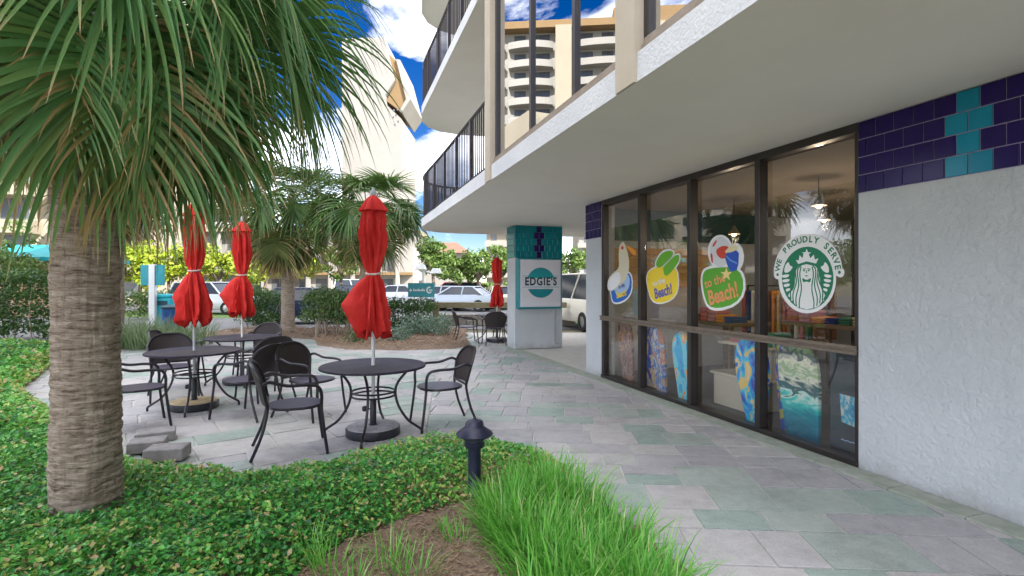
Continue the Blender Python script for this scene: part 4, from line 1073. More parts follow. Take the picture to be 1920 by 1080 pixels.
for i, (x, y, top, lab) in enumerate([(-1.46, 5.61, 'basestone', 'round black umbrella base with grey top under the front table'), (-4.05, 6.8, 'basesand', 'round umbrella base with sandy top under the table right of the palm'), (-4.30, 8.5, 'basestone', 'round umbrella base under the rear table by the hedge'), (-.41, 14.5, 'basestone', 'round umbrella base under the far table by the column')]):
    t = thing('umbrella_base', lab, 'umbrella base', (x, y, .004), 0, 'umbrella bases under the tables')
    MB().lathe([(.268, 0), (.28, .012), (.28, .078), (.272, .088)], 40).build('disc', M['black'], t, True)
    MB().lathe([(.268, .0885), (.262, .098), (.235, .103), (.03, .106)], 40).build('stone_top', M[top], t, True)
    b = MB(); b.lathe([(.05, .106), (.034, .115), (.034, .36), (.026, .37)], 14, caps=False); b.build('sleeve', M['black'], t, True)
    b = MB(); b.tube([(-.03, 0, .27), (-.085, 0, .27)], .009, 6); b.lathe([(.022, .245), (.028, .26), (.028, .285), (.018, .297)], 10, (-.09, 0)); b.build('knob', M['black'], t, True)

# bollard lamp in the bed
bl = thing('bollard_lamp', 'black path light with a cone hood standing between grass and ground cover', 'path light', (-.27, 3.84, 0))
MB().lathe([(.06, 0), (.06, .03), (.047, .045), (.046, .42), (.05, .43)], 24).build('post', M['lampblack'], bl, True)
MB().lathe([(.066, .418), (.074, .43), (.074, .452), (.066, .458), (.066, .470), (.080, .476), (.080, .496), (.068, .50)], 24).build('collar', M['lampblack'], bl, True)
MB().lathe([(.05, .494), (.128, .503), (.134, .512), (.124, .526), (.074, .562), (.068, .566), (.064, .592), (.056, .606), (.03, .614), (.012, .618), (.010, .630), (.002, .633)], 28).build('hood', M['lampblack'], bl, True)
# loose concrete blocks
for i, (x, y, a, l_, wd, h, lab) in enumerate([(-3.10, 4.80, 12, .32, .22, .11, 'grey concrete edging block in front of the others beside the palm trunk'), (-3.44, 5.04, 24, .30, .22, .10, 'grey concrete edging block behind the front one, beside the palm trunk'), (-3.62, 5.42, 30, .34, .24, .10, 'low grey concrete edging block farthest behind the palm trunk')]):
    b = MB(); b.box(-l_ / 2, l_ / 2, -wd / 2, wd / 2, 0, h); o = bevel(b.build('edging_block', M['concrete']), .012, 2); o.location = (x, y, 0.02 if i < 2 else .004); o.rotation_euler = (0, 0, R(a))
    tag(o, lab, 'concrete block', 'loose edging blocks')

# ------------------------------------------------------------------ palms
def frond_mesh(seed, pet=.7, elev=40, costa=.45, seg=.95, nseg=56, steps=7, droop=.55, width=.036, m='frond', petdroop=.10, rp=.013):
    r = random.Random(seed); V = []; F = []; U = []; RN = []
    # petiole and costa in the xz plane
    p = Vector((0, 0, 0)); a = R(elev); pts = [p.copy()]; n = 6
    for i in range(n):
        a -= petdroop / n * 2.2; p = p + Vector((math.cos(a), 0, math.sin(a))) * pet / n; pts.append(p.copy())
    cp = [(p.copy(), a)]
    for i in range(7):
        a -= .17 + .05 * droop; p = p + Vector((math.cos(a), 0, math.sin(a))) * costa / 7; cp.append((p.copy(), a)); pts.append(p.copy())
    rad = [rp * (1.25 - .75 * i / len(pts)) for i in range(len(pts))]
    mb = MB(); mb.tube(pts, rad, 4, False); V += mb.v; F += mb.f; U += [0.1] * len(mb.v); RN += [.85] * len(mb.v)
    for i in range(nseg):
        f = (i // 2) / (nseg / 2 - 1); side = 1 if i % 2 else -1
        k = min(f ** .9 * 7, 6.999); j = int(k); q = k - j
        o = cp[j][0].lerp(cp[j + 1][0], q); aa = cp[j][1] + (cp[j + 1][1] - cp[j][1]) * q
        T = Vector((math.cos(aa), 0, math.sin(aa))); B = Vector((0, side, 0)); Nn = Vector((-math.sin(aa), 0, math.cos(aa)))
        ang = (1 - f) ** .8 * R(112) + R(2)
        d = (T * math.cos(ang) + B * math.sin(ang) + Nn * (.38 * math.sin(ang) + r.uniform(-.08, .08))).normalized()
        ln = seg * (.70 + .36 * math.sin(math.pi * (.12 + .72 * f))) * r.uniform(.86, 1.1)
        sd = d.cross(Nn).normalized(); rn = min(1, max(0, r.gauss(.45, .2))); g = droop * r.uniform(.7, 1.35); split = r.uniform(.45, .7)
        b0 = len(V); pp = o.copy(); kink = r.randint(3, steps) if r.random() < .25 else 99
        for s in range(steps + 1):
            u = s / steps; w_ = width * min(1, .35 + 2.2 * u) * max(.04, (1 - u) ** .62 if u > .35 else 1)
            nn = sd.cross(d).normalized()
            V.append(tuple(pp - sd * w_ * .5)); V.append(tuple(pp - nn * w_ * .22)); V.append(tuple(pp + sd * w_ * .5))
            U += [u] * 3; RN += [rn] * 3
            if s < steps:
                e = b0 + s * 3; F.append((e, e + 1, e + 4, e + 3)); F.append((e + 1, e + 2, e + 5, e + 4))
                gg = g * (u ** .95) * .95 + (.5 if s == kink else 0)
                d = (d + Vector((0, 0, -1)) * gg / steps * 3.2 + Vector((r.uniform(-.03, .03), r.uniform(-.03, .03), 0))).normalized()
                sd = (sd - d * sd.dot(d)).normalized(); pp = pp + d * ln / steps
    me = bpy.data.meshes.new('frond'); me.from_pydata(V, [], F); me.materials.append(M[m])
    me.attributes.new('along', 'FLOAT', 'POINT').data.foreach_set('value', U)
    me.attributes.new('rnd', 'FLOAT', 'POINT').data.foreach_set('value', RN)
    me.polygons.foreach_set('use_smooth', [True] * len(F)); me.update(); return me

def trunk_mesh(h, r0, prof, seed, nz, nq, m, amp=.006):
    vs = []; fs_ = []
    for j in range(nz + 1):
        z = h * j / nz; rr = r0 * np.interp(z, prof[0], prof[1])
        for k in range(nq):
            q = 2 * math.pi * k / nq; cx, cy = math.cos(q), math.sin(q)
            n1 = noise.noise((cx * 1.3 + seed, cy * 1.3, z * 34)); n2 = noise.noise((cx * 9 + seed, cy * 9, z * 5)); n3 = noise.noise((cx * 1.5, cy * 1.5 + seed, z * 3))
            n4 = -1.6 * abs(noise.noise((cx * 2.2 + seed, cy * 2.2, z * 46 + n3 * 2))) + .3
            r_ = rr + amp * (1.5 * n1 + .9 * n2 + .8 * n4) + rr * .075 * n3
            vs.append((cx * r_, cy * r_, z))
    for j in range(nz):
        for k in range(nq):
            k2 = (k + 1) % nq; fs_.append((j * nq + k, j * nq + k2, (j + 1) * nq + k2, (j + 1) * nq + k))
    return np_mesh('trunk', vs, np.array(fs_), m, smooth=True)

NEAR = {}
def tpl(kind, i):
    k = (kind, i)
    if k not in NEAR:
        if kind == 'up': NEAR[k] = frond_mesh(100 + i, .62, 55, .5, .92, 56, 8, .42, .044)
        if kind == 'mid': NEAR[k] = frond_mesh(200 + i, .74, 22, .58, 1.06, 76, 9, 1.05, .036)
        if kind == 'low': NEAR[k] = frond_mesh(300 + i, .66, -14, .5, 1.02, 74, 9, 1.15, .036, petdroop=.22)
        if kind == 'old': NEAR[k] = frond_mesh(400 + i, .66, -22, .45, .92, 50, 8, .85, .038, 'frond_old', .25)
        if kind == 'dead': NEAR[k] = frond_mesh(500 + i, .42, -52, .3, .55, 40, 7, .9, .026, 'frond_dead', .2)
        if kind == 'fup': NEAR[k] = frond_mesh(600 + i, .62, 58, .45, .75, 40, 5, .35, .06, 'frond_far')
        if kind == 'fmid': NEAR[k] = frond_mesh(700 + i, .75, 18, .5, .8, 40, 5, .65, .06, 'frond_far')
        if kind == 'flow': NEAR[k] = frond_mesh(800 + i, .7, -25, .45, .8, 34, 5, .8, .05, 'frond_old', .25)
        if kind == 'fdead': NEAR[k] = frond_mesh(900 + i, .55, -60, .35, .7, 30, 5, .9, .045, 'frond_dead', .2)
    return NEAR[k]
def palm(name, label, x, y, h, r, zc, layers, seed, prof=None, near=False, scale=1.0, group='palms round the patio', base=0.0):
    rr = random.Random(seed)
    t = thing(name, label, 'palm tree', (x, y, base), 0, group)
    prof = prof or ([0, .25, h * .5, h], [1.25, 1.05, 1, .95])
    put('trunk', trunk_mesh(h, r, prof, seed, 360 if near else 60, 84 if near else 18, M['bark'], .0075 if near else .004), t)
    b = MB()   # old leaf bases (boots) round the neck of the palm
    for i in range(54 if near else 20):
        q = rr.uniform(0, 6.28); z = rr.uniform(h - .35 * scale, zc + .05); d = Vector((math.cos(q), math.sin(q), 0)); s_ = Vector((-d.y, d.x, 0)); rb = r * .9
        o = d * rb * .85 + Vector((0, 0, z)); tip = d * (rb + rr.uniform(.05, .14) * scale) + Vector((0, 0, z + rr.uniform(.06, .26) * scale))
        b.tube([o - Vector((0, 0, .08)), o, tip], [.045 * scale, .042 * scale, .022 * scale], 5)
    b.tube([(0, 0, h - .05), (0, 0, zc + .12)], [r * .9, r * .55], 12)
    b.build('leaf_bases', M['frond_dead'], t, True)
    for kind, cnt, zoff, sc in layers:
        off = rr.uniform(0, 6.28)
        for i in range(cnt):
            me = tpl(kind, i % (4 if near else 3))
            q = off + 2 * math.pi * i / cnt + rr.uniform(-.25, .25); s_ = sc * scale * rr.uniform(.9, 1.1)
            if near and kind in ('low', 'old', 'dead') and math.cos(q) < .35: s_ *= .78
            o = put('frond', me, t, (r * .6 * math.cos(q), r * .6 * math.sin(q), zc + zoff * scale + rr.uniform(-.06, .06)), q, s_)
            o.rotation_euler = (rr.uniform(-.18, .18), rr.uniform(-.1, .1), q)
    return t
PX, PY = -2.68, 3.36
prof = ([0, .06, .25, .55, .9, 1.2, 1.45, 1.7, 1.95, 2.7], [1.16, 1.05, 1.0, .985, .98, .955, .93, .99, 1.0, .95])
palm('palm_tree', 'large fan palm in front with thick ringed grey trunk rising from the ground cover', PX, PY, 2.70, .184, 3.42,
     [('up', 7, .18, 1.0), ('mid', 9, .08, 1.03), ('mid', 8, 0, 1.0), ('low', 7, -.06, .95), ('old', 5, -.05, 1.0), ('low', 6, -.12, .9), ('old', 8, -.16, .86), ('dead', 9, -.3, .85)], 3, prof, True)
far_layers = [('fup', 8, .1, 1.0), ('fmid', 14, 0, 1.0), ('flow', 9, -.15, 1.0), ('fdead', 8, -.3, 1.0)]
palm('palm_tree', 'palm with slim pale trunk at the corner of the parking lot, beyond the hedge', -6.85, 16.3, 3.3, .19, 3.9, far_layers, 5, scale=1.35)
palm('palm_tree', 'palm directly behind the front red umbrella with its full crown in view', -4.15, 15.3, 3.0, .22, 3.62, [('fup', 9, .15, 1.0), ('fmid', 14, 0, 1.0), ('fmid', 8, -.15, .95), ('flow', 7, -.25, .95), ('fdead', 6, -.35, .85)], 8, scale=1.1)
palm('palm_tree', 'palm at the left edge behind the front palm, only low fronds in view', -10.6, 9.6, 4.2, .2, 4.75, far_layers, 12, scale=1.0)
palm('palm_tree', 'palm hidden behind the thick front trunk with shaggy brown skirt', -9.85, 13.2, 3.9, .21, 4.7, [('fup', 5, .1, 1), ('fmid', 8, 0, 1), ('flow', 8, -.15, 1), ('fdead', 14, -.3, 1.1)], 14, scale=1.3)

# ------------------------------------------------------------------ ground cover, grass
def scatter(poly, n, wfun):
    xs = [p[0] for p in poly]; ys = [p[1] for p in poly]; out = []
    X = nrg.uniform(min(xs), max(xs), n * 30); Y = nrg.uniform(min(ys), max(ys), n * 30)
    k = nrg.random(n * 30) < wfun(X, Y); X, Y = X[k], Y[k]
    k = in_poly(X, Y, poly); X, Y = X[k][:n], Y[k][:n]
    return X, Y
X, Y = scatter(BED, 76000, lambda x, y: np.clip((3.2 / np.maximum(1.2, np.hypot(x + 1, y))) ** 1.7, 0, 1) * (np.abs(x) < 1.02 * y + .7))
k = np.hypot(X - PX, Y - PY) > .195; X, Y = X[k], Y[k]
d = edge_dist(X, Y, BED)
nz_ = np.array([noise.noise((a * 2.3, b_ * 2.3, 1.7)) for a, b_ in zip(X, Y)]); nb = np.array([noise.noise((a * 7, b_ * 7, 5.7)) for a, b_ in zip(X, Y)])
hh = np.clip(d / .30, 0.12, 1) ** .55 * (.225 + .06 * nz_ + .045 * nb)
u = nrg.random(len(X)); Z = .02 + hh * np.where(u < .7, nrg.uniform(.72, 1.12, len(X)), nrg.uniform(.15, .8, len(X)))
nr = np.stack([nrg.normal(0, .55, len(X)), nrg.normal(-.12, .55, len(X)), np.ones(len(X)) * 1.0], 1)
dist = np.hypot(X, Y)
rn = np.clip(nrg.normal(.36, .20, len(X)) + .20 * nz_ + .30 * np.clip(1 - d / .6, 0, 1) * (Y > 3.7) + .10 * (u < .06) * 5, 0, 1)
ln = nrg.uniform(.020, .048, len(X)) * np.clip(dist / 4.2, 1, 2.6)
put('ground_cover', leaf_cloud('ground_cover', np.stack([X, Y, Z], 1), nr, ln, ln * .58, M['cover'], rn), kind='stuff')
def blades(name, spots, n_each, hgt, spread, wid, m, kind='stuff', parent=None, lean=1.0, loc=(0, 0, 0)):
    V = []; F = []; RN = []
    for (x, y, sc) in spots:
        for i in range(int(n_each * sc)):
            q = rng.uniform(0, 6.28); r0 = spread * sc * math.sqrt(rng.random()) * .55; ln_ = hgt * sc * rng.uniform(.55, 1.12)
            bx, by = x + r0 * math.cos(q), y + r0 * math.sin(q); q2 = q + rng.gauss(0, .7)
            out = rng.uniform(.05, .85) * lean; d_ = Vector((math.cos(q2) * out, math.sin(q2) * out, 1)).normalized(); p = Vector((bx, by, 0.02)); sd = Vector((-math.sin(q2), math.cos(q2), 0))
            rn_ = min(1, max(0, rng.gauss(.5, .2))); b0 = len(V); S = 5; g = rng.uniform(.25, .95)
            if rng.random() < .04: rn_ = 1
            for s in range(S + 1):
                u_ = s / S; w_ = wid * (1 - u_ ** 2 * .96) * rng.uniform(.9, 1.1) * .5
                V.append(tuple(p - sd * w_)); V.append(tuple(p + sd * w_)); RN += [rn_ * (.75 + .25 * u_)] * 2
                if s < S:
                    e = b0 + 2 * s; F.append((e, e + 1, e + 3, e + 2)); p = p + d_ * ln_ / S
                    d_ = (d_ + Vector((0, 0, -1)) * g * (u_ + .12) * .62 + Vector((math.cos(q2), math.sin(q2), 0)) * .05).normalized()
    me = np_mesh(name, V, np.array(F), M[m], RN); return put(name, me, parent, loc, kind=kind)
tufts = []
for i in range(64):
    t = rng.random(); y = 2.35 + 1.55 * t; xr = np.interp(y, [2.3, 2.95, 3.6, 4.1], [1.02, .90, .66, .38]); x = xr - .16 - rng.uniform(.06, .92 - .35 * t) * (.95 if t < .8 else .6)
    if (x + .27) ** 2 + (y - 3.84) ** 2 < .03 or x < -.22: continue
    tufts.append((x, y, rng.uniform(.85, 1.15)))
blades('ornamental_grass', tufts, 84, .35, .27, .0125, 'grass', lean=1.15)
small = [(-1.12, 2.98, .75), (-.98, 2.86, .7), (-.66, 2.92, .75), (-.52, 2.8, .7), (-1.32, 2.72, .6), (-.8, 2.72, .6), (-.33, 3.2, .55), (-.42, 3.35, .4), (-.12, 3.55, .6), (-.2, 3.75, .5), (-1.6, 2.85, .4)]
blades('grass_sprigs', small, 75, .36, .22, .0065, 'grass')
# mulch chips
X, Y = scatter([(-1.5, 2.3), (.3, 2.3), (.3, 3.9), (-.8, 3.9), (-1.5, 3.2)], 3200, lambda x, y: np.ones(len(x)))
b = MB()
for x, y in zip(X, Y):
    q = rng.uniform(0, 3.14); a = Vector((math.cos(q), math.sin(q), rng.uniform(-.3, .3))) * rng.uniform(.015, .06); s_ = Vector((-math.sin(q), math.cos(q), 0)) * rng.uniform(.003, .008)
    z = .052 + .03 * noise.noise((x * 3, y * 3, 3.1)) + rng.uniform(0, .015)
    b.frame_box((x, y, z), a, s_, Vector((0, 0, .004)))
put('mulch_chips', b.mesh('mulch_chips', M['twig']), kind='stuff')
b = MB()
for i in range(2600):
    x = rng.uniform(-9, -1.1); y = rng.uniform(12.6, 18)
    if not in_poly(np.array([x]), np.array([y]), ISLAND)[0]: continue
    q = rng.uniform(0, 3.14); b.frame_box((x, y, .10 + rng.uniform(0, .03)), Vector((math.cos(q), math.sin(q), .2)) * .1, Vector((-math.sin(q), math.cos(q), 0)) * .02, Vector((0, 0, .012)))
put('mulch_chips', b.mesh('mulch_chips', M['twig']), kind='stuff')

# ------------------------------------------------------------------ hedges, shrubs, trees
def leafy(n, cents, rads, size, m, parent, flat=.9, name='foliage'):
    cents = np.array(cents, float); rads = np.array(rads, float); pr = rads ** 2; idx = nrg.choice(len(cents), n, p=pr / pr.sum())
    dv = nrg.normal(size=(n, 3)); dv /= np.linalg.norm(dv, axis=1)[:, None]
    rr = (nrg.random(n) ** .38)[:, None] * rads[idx][:, None] * nrg.uniform(.85, 1.12, (n, 1))
    P = cents[idx] + dv * rr * np.array([1, 1, flat]); nr = dv + nrg.normal(0, .5, (n, 3)) + np.array([0, 0, .35])
    rn = np.clip(nrg.normal(.45, .2, n) + (nrg.random(len(cents))[idx] - .5) * .35, 0, 1)
    sz = size * nrg.uniform(.7, 1.3, n)
    return put(name, leaf_cloud(name, P, nr, sz, sz * .6, M[m], rn), parent, kind='stuff')
def hedge(label, x, y, lx, ly, h, rot, n, size, m, name='hedge', seed=0, cat='hedge', z0=.15, stems=14):
    r = random.Random(seed); t = thing(name, label, cat, (x, y, 0), R(rot)); c = []; ra = []
    step = min(.45, ly * .5)
    for i in range(max(1, int(lx / step)) + 1):
        for j in range(max(1, int(ly / step)) + 1):
            for k in range(max(1, int((h - z0) / step)) + 1):
                zz = z0 + .22 + k * step + r.uniform(-.06, .06)
                c.append((-lx / 2 + i * step + r.uniform(-.08, .08), -ly / 2 + j * step + r.uniform(-.08, .08), min(zz, h - .22 + r.uniform(-.05, .10)))); ra.append(r.uniform(.26, .38))
    leafy(n, c, ra, size, m, t)
    b = MB()
    for i in range(stems):
        px, py = r.uniform(-lx / 2, lx / 2), r.uniform(-ly / 2, ly / 2)
        b.tube([(px, py, -.05), (px + r.uniform(-.1, .1), py, h * .35), (px + r.uniform(-.3, .3), py + r.uniform(-.2, .2), h * .8)], [.022, .016, .006], 5)
    b.build('stems', M['branch'], t, True); return t
hedge('dark dense hedge behind the left ground cover beside the palm trunk', -13.9, 15.3, 4.4, 1.6, 1.95, 0, 9000, .11, 'hedge', seed=1)
hedge('clipped green hedge left of the slim palm trunk by the parking lot', -8.9, 19.4, 1.3, 1.1, 1.35, 0, 3600, .085, 'hedge', seed=2, stems=8)
hedge('loose green shrub just right of the slim palm trunk', -6.1, 18.2, 1.3, 1.0, 1.35, 0, 3000, .09, 'bush', 'shrub', 3, 'shrub', .35, 12)
hedge('leggy shrub with bare pale branches behind the front umbrella', -4.9, 15.6, 1.7, .9, 1.3, 0, 3200, .085, 'bush', 'shrub', 4, 'shrub', .5, 26)
hedge('dark clipped hedge between the front umbrella and the teal direction sign', -3.35, 16.8, 1.5, .9, 1.08, 0, 3600, .08, 'hedge', seed=5, stems=8)
hedge('silvery green low shrub at the foot of the teal direction sign', -2.35, 15.6, 1.25, .9, .62, 5, 3000, .06, 'silver', 'low_shrub', 6, 'shrub', .0, 4)
hedge('small bright green plant at the front of the mulch bed below the umbrella', -3.95, 13.5, .1, .1, .36, 0, 420, .06, 'bush', 'low_shrub', 7, 'shrub', .0, 2)
hedge('low green tuft left of the silvery shrub in the mulch bed', -2.95, 13.9, .35, .3, .42, 0, 900, .06, 'silver', 'low_shrub', 8, 'shrub', .0, 2)
hedge('bright round green shrub on the lawn behind the teal double sign', -16.2, 24.0, 1.4, 1.0, 1.25, 0, 2000, .12, 'treeleaf', 'shrub', 9, 'shrub', .1, 4)
hedge('long bright hedge beyond the parked cars at the far side of the lot', -1.5, 52, 9, 1.2, 1.6, 0, 2600, .3, 'treeleaf', seed=10, stems=4)
def tufts_thing(label, x, y, spots, n, h, sp, wd, m):
    t = thing('ornamental_grass', label, 'ornamental grass', (x, y, 0)); blades('blade_mass', spots, n, h, sp, wd, m, 'stuff', t); return t
tufts_thing('pale green ornamental grass behind the round backed chair', -9.2, 13.2, [(dx, dy, rng.uniform(.8, 1.1)) for dx in (-1.3, -.9, -.45, 0, .4, .8, 1.2) for dy in (-.5, 0, .5)], 90, .95, .5, .018, 'pale_grass')
def tree(label, x, y, h, cr, n, size, m, seed, th=None, name='broadleaf_tree', group='trees beyond the parking lot', flat=.8):
    r = random.Random(seed); t = thing(name, label, 'tree', (x, y, -.04), 0, group); th = th or h * .5; b = MB(); c = []; ra = []; tr_ = h * .018 + .05
    b.tube([(0, 0, 0), (r.uniform(-.1, .1), 0, th * .5), (r.uniform(-.2, .2), 0, th)], [tr_ * 1.3, tr_, tr_ * .8], 8)
    for i in range(8):
        q = i * 2.4; e = Vector((math.cos(q) * cr * r.uniform(.35, .75), math.sin(q) * cr * r.uniform(.35, .75), th + (h - th) * r.uniform(.1, .8)))
        b.tube([(0, 0, th * .85), (e.x * .5, e.y * .5, (th + e.z) / 2), e], [tr_ * .6, tr_ * .4, tr_ * .15], 5)
        for k in range(3):
            c.append((e.x + r.gauss(0, cr * .22), e.y + r.gauss(0, cr * .22), e.z + r.gauss(0, cr * .18))); ra.append(cr * r.uniform(.22, .40))
    b.build('trunk', M['treebark'], t, True); leafy(n, c, ra, size, m, t, flat, 'crown'); return t
for i, (px, Yd, ybase, h, cr, n, m, lab) in enumerate([
    (262, 36, 0, 4.0, 2.0, 2200, 'lime', 'lime green tree behind the teal double sign'), (318, 40, 0, 4.2, 2.2, 2200, 'lime', 'lime green tree between the double sign and the left umbrella'),
    (408, 40, 0, 4.0, 2.0, 2200, 'lime', 'lime green tree between the two left umbrellas'), (498, 38, 0, 4.0, 2.0, 2000, 'lime', 'lime green tree left of the slim palm trunk'), (556, 44, 0, 4.3, 1.8, 1600, 'lime', 'lime green tree right of the slim palm trunk'),
    (640, 44, 0, 4.4, 1.6, 1500, 'treeleaf', 'green tree behind the front umbrella at the low white building'),
    (812, 42, 0, 4.9, 2.0, 2200, 'treeleaf', 'tall green tree above the teal direction sign'), (862, 46, 0, 3.8, 1.7, 1800, 'treeleaf', 'round green tree behind the red parked cars'),
    (898, 44, 0, 4.4, 1.9, 2000, 'treeleaf', 'green tree left of the far red umbrella'), (942, 47, 0, 5.0, 2.1, 2000, 'treeleaf', 'green tree behind the far red umbrella'), (1062, 42, 0, 4.5, 1.8, 1600, 'treeleaf', 'green tree seen in the gap right of the column'),
    (-620, 17, 0, 4.6, 1.9, 2200, 'treeleaf', 'dark tree by the left path, seen mirrored in the shop windows'), (-800, 15, 0, 3.4, 1.8, 2200, 'treeleaf', 'lower bushy tree by the left path, seen mirrored in the shop windows'),
    (8, 24, 0, 3.9, 1.5, 2200, 'treeleaf', 'bright green tree at the left edge above the teal roofed building')]):
    tree(lab, (px - 960) / 1000 * Yd, Yd, h, cr, n, .30 if Yd > 30 else .16, m, 40 + i)

# ------------------------------------------------------------------ signs, bins, lamps, fences
sg = thing('direction_sign', 'teal direction sign with white arrow on a white post by the mulch bed', 'sign', (-2.86, 16.8, .05))
bevel(MB().box(-.065, .065, -.065, .065, 0, 1.62).build('post', M['white'], sg), .006, 1)
bevel(MB().box(-.40, .43, -.10, -.066, 1.10, 1.54).build('panel', M['tealsign'], sg), .01, 1)
sf = lambda a, o, z: Vector((a, -.1005 + o, z))
b = MB(); plane_poly(b, sf, [(-.36, 1.31), (-.31, 1.38), (-.31, 1.33), (-.27, 1.33), (-.27, 1.29), (-.31, 1.29), (-.31, 1.24)], .001); b.build('arrow', M['white'], sg)
b = MB()
for k in range(8): plane_poly(b, sf, [(-.23 + k * .047, 1.285), (-.195 + k * .047, 1.285), (-.195 + k * .047, 1.285 + (.05 if k % 3 else .075)), (-.23 + k * .047, 1.285 + (.05 if k % 3 else .075))], .001)
b.build('illegible_line', M['white'], sg)
b = MB(); V2 = [(.27 + .095 * math.cos(q), 1.32 + .11 * math.sin(q)) for q in np.linspace(R(60), R(330), 18)] + [(.27 + .05 * math.cos(q), 1.32 + .065 * math.sin(q)) for q in np.linspace(R(330), R(60), 18)]
for i in range(17): plane_poly(b, sf, [V2[i], V2[i + 1], V2[34 - i], V2[35 - i]], .001)
plane_poly(b, sf, [(.26, 1.30), (.37, 1.30), (.37, 1.335), (.26, 1.335)], .0015); b.build('symbol', M['white'], sg)
sp_ = thing('double_sign', 'pair of plain teal panels on a white post left of the umbrellas', 'sign', (-13.4, 19.9, 0))
bevel(MB().box(-.11, .11, -.08, .08, -.04, 2.28).build('post', M['white'], sp_), .006, 1)
for a, c in ((-.44, -.113), (.113, .44)): bevel(MB().box(a, c, -.04, .02, 1.50, 2.26).build('panel', M['tealsign'], sp_), .01, 1)
bn = thing('trash_bin', 'aqua rubbish bin with dark teal side standing by the double sign', 'trash bin', (-13.1, 20.3, -.03))
bevel(MB().box(-.35, .30, -.3, .3, 0, 1.05).build('body', M['aqua'], bn), .04, 2); bevel(MB().box(-.38, .33, -.33, .33, 1.052, 1.2).build('lid', M['aqua'], bn), .06, 3); MB().box(-.22, .18, -.312, -.302, .78, .95).build('opening', M['tealdark'], bn)
bn = thing('recycling_bin', 'blue recycling bin with dark lid beside the aqua rubbish bin', 'trash bin', (-11.95, 18.6, -.03))
b = MB(); b.lathe([(.16, 0), (.22, .02), (.25, .72)], 20); b.build('body', M['bluebin'], bn, True); MB().lathe([(.265, .722), (.27, .78), (.2, .84), (.05, .86)], 20).build('lid', M['tealdark'], bn, True)
lm = thing('street_lamp', 'white street lamp with two flat heads behind the teal direction sign', 'street lamp', (-3.75, 22.5, 0))
MB().tube([(0, 0, -.04), (0, 0, 2.35)], .06, 10).build('pole', M['white'], lm, True); MB().tube([(-.05, 0, 2.1), (.55, 0, 1.98)], .035, 8).build('arm', M['white'], lm, True)
for x0, z in ((-.1, 2.15), (.55, 1.98)):
    b = MB(); b.lathe([(.28, -.02), (.30, .02), (.22, .14), (.06, .2)], 16, (x0, 0)) if False else b.add([(x0 + a, c, z + e) for a, c, e in ((-.24, -.2, 0), (.24, -.2, 0), (.24, .2, 0), (-.24, .2, 0), (-.15, -.12, .22), (.15, -.12, .22), (.15, .12, .22), (-.15, .12, .22))] , [(3, 2, 1, 0), (4, 5, 6, 7), (0, 1, 5, 4), (1, 2, 6, 5), (2, 3, 7, 6), (3, 0, 4, 7)]); bevel(b.build('lamp_head', M['white'], lm), .03, 2)
fn = thing('rail_fence', 'weathered timber rail fence between the mulch bed and the parking lot', 'fence', (-.6, 18.6, 0))
for x in (-2.05, .1, 2.2): bevel(MB().box(x - .1, x + .1, -.1, .1, -.05, .72).build('post', M['wood'], fn), .015, 1)
bevel(MB().box(-2.3, 2.5, -.13, .13, .722, .92).build('rail', M['wood'], fn), .02, 2)
wl = thing('low_wall', 'low rough stone wall behind the timber rail fence', 'wall', (-.4, 20.2, 0))
for r_ in range(2):
    x = -2.6 + (.2 if r_ else 0)
    while x < 2.6:
        l_ = rng.uniform(.4, .7); b = MB(); b.box(x, x + l_ - .02, -.15 + rng.uniform(-.02, .02), .15, -.03 + r_ * .225, .19 + r_ * .225); bevel(b.build('stone', M['stonewall'], wl), .025, 1); x += l_

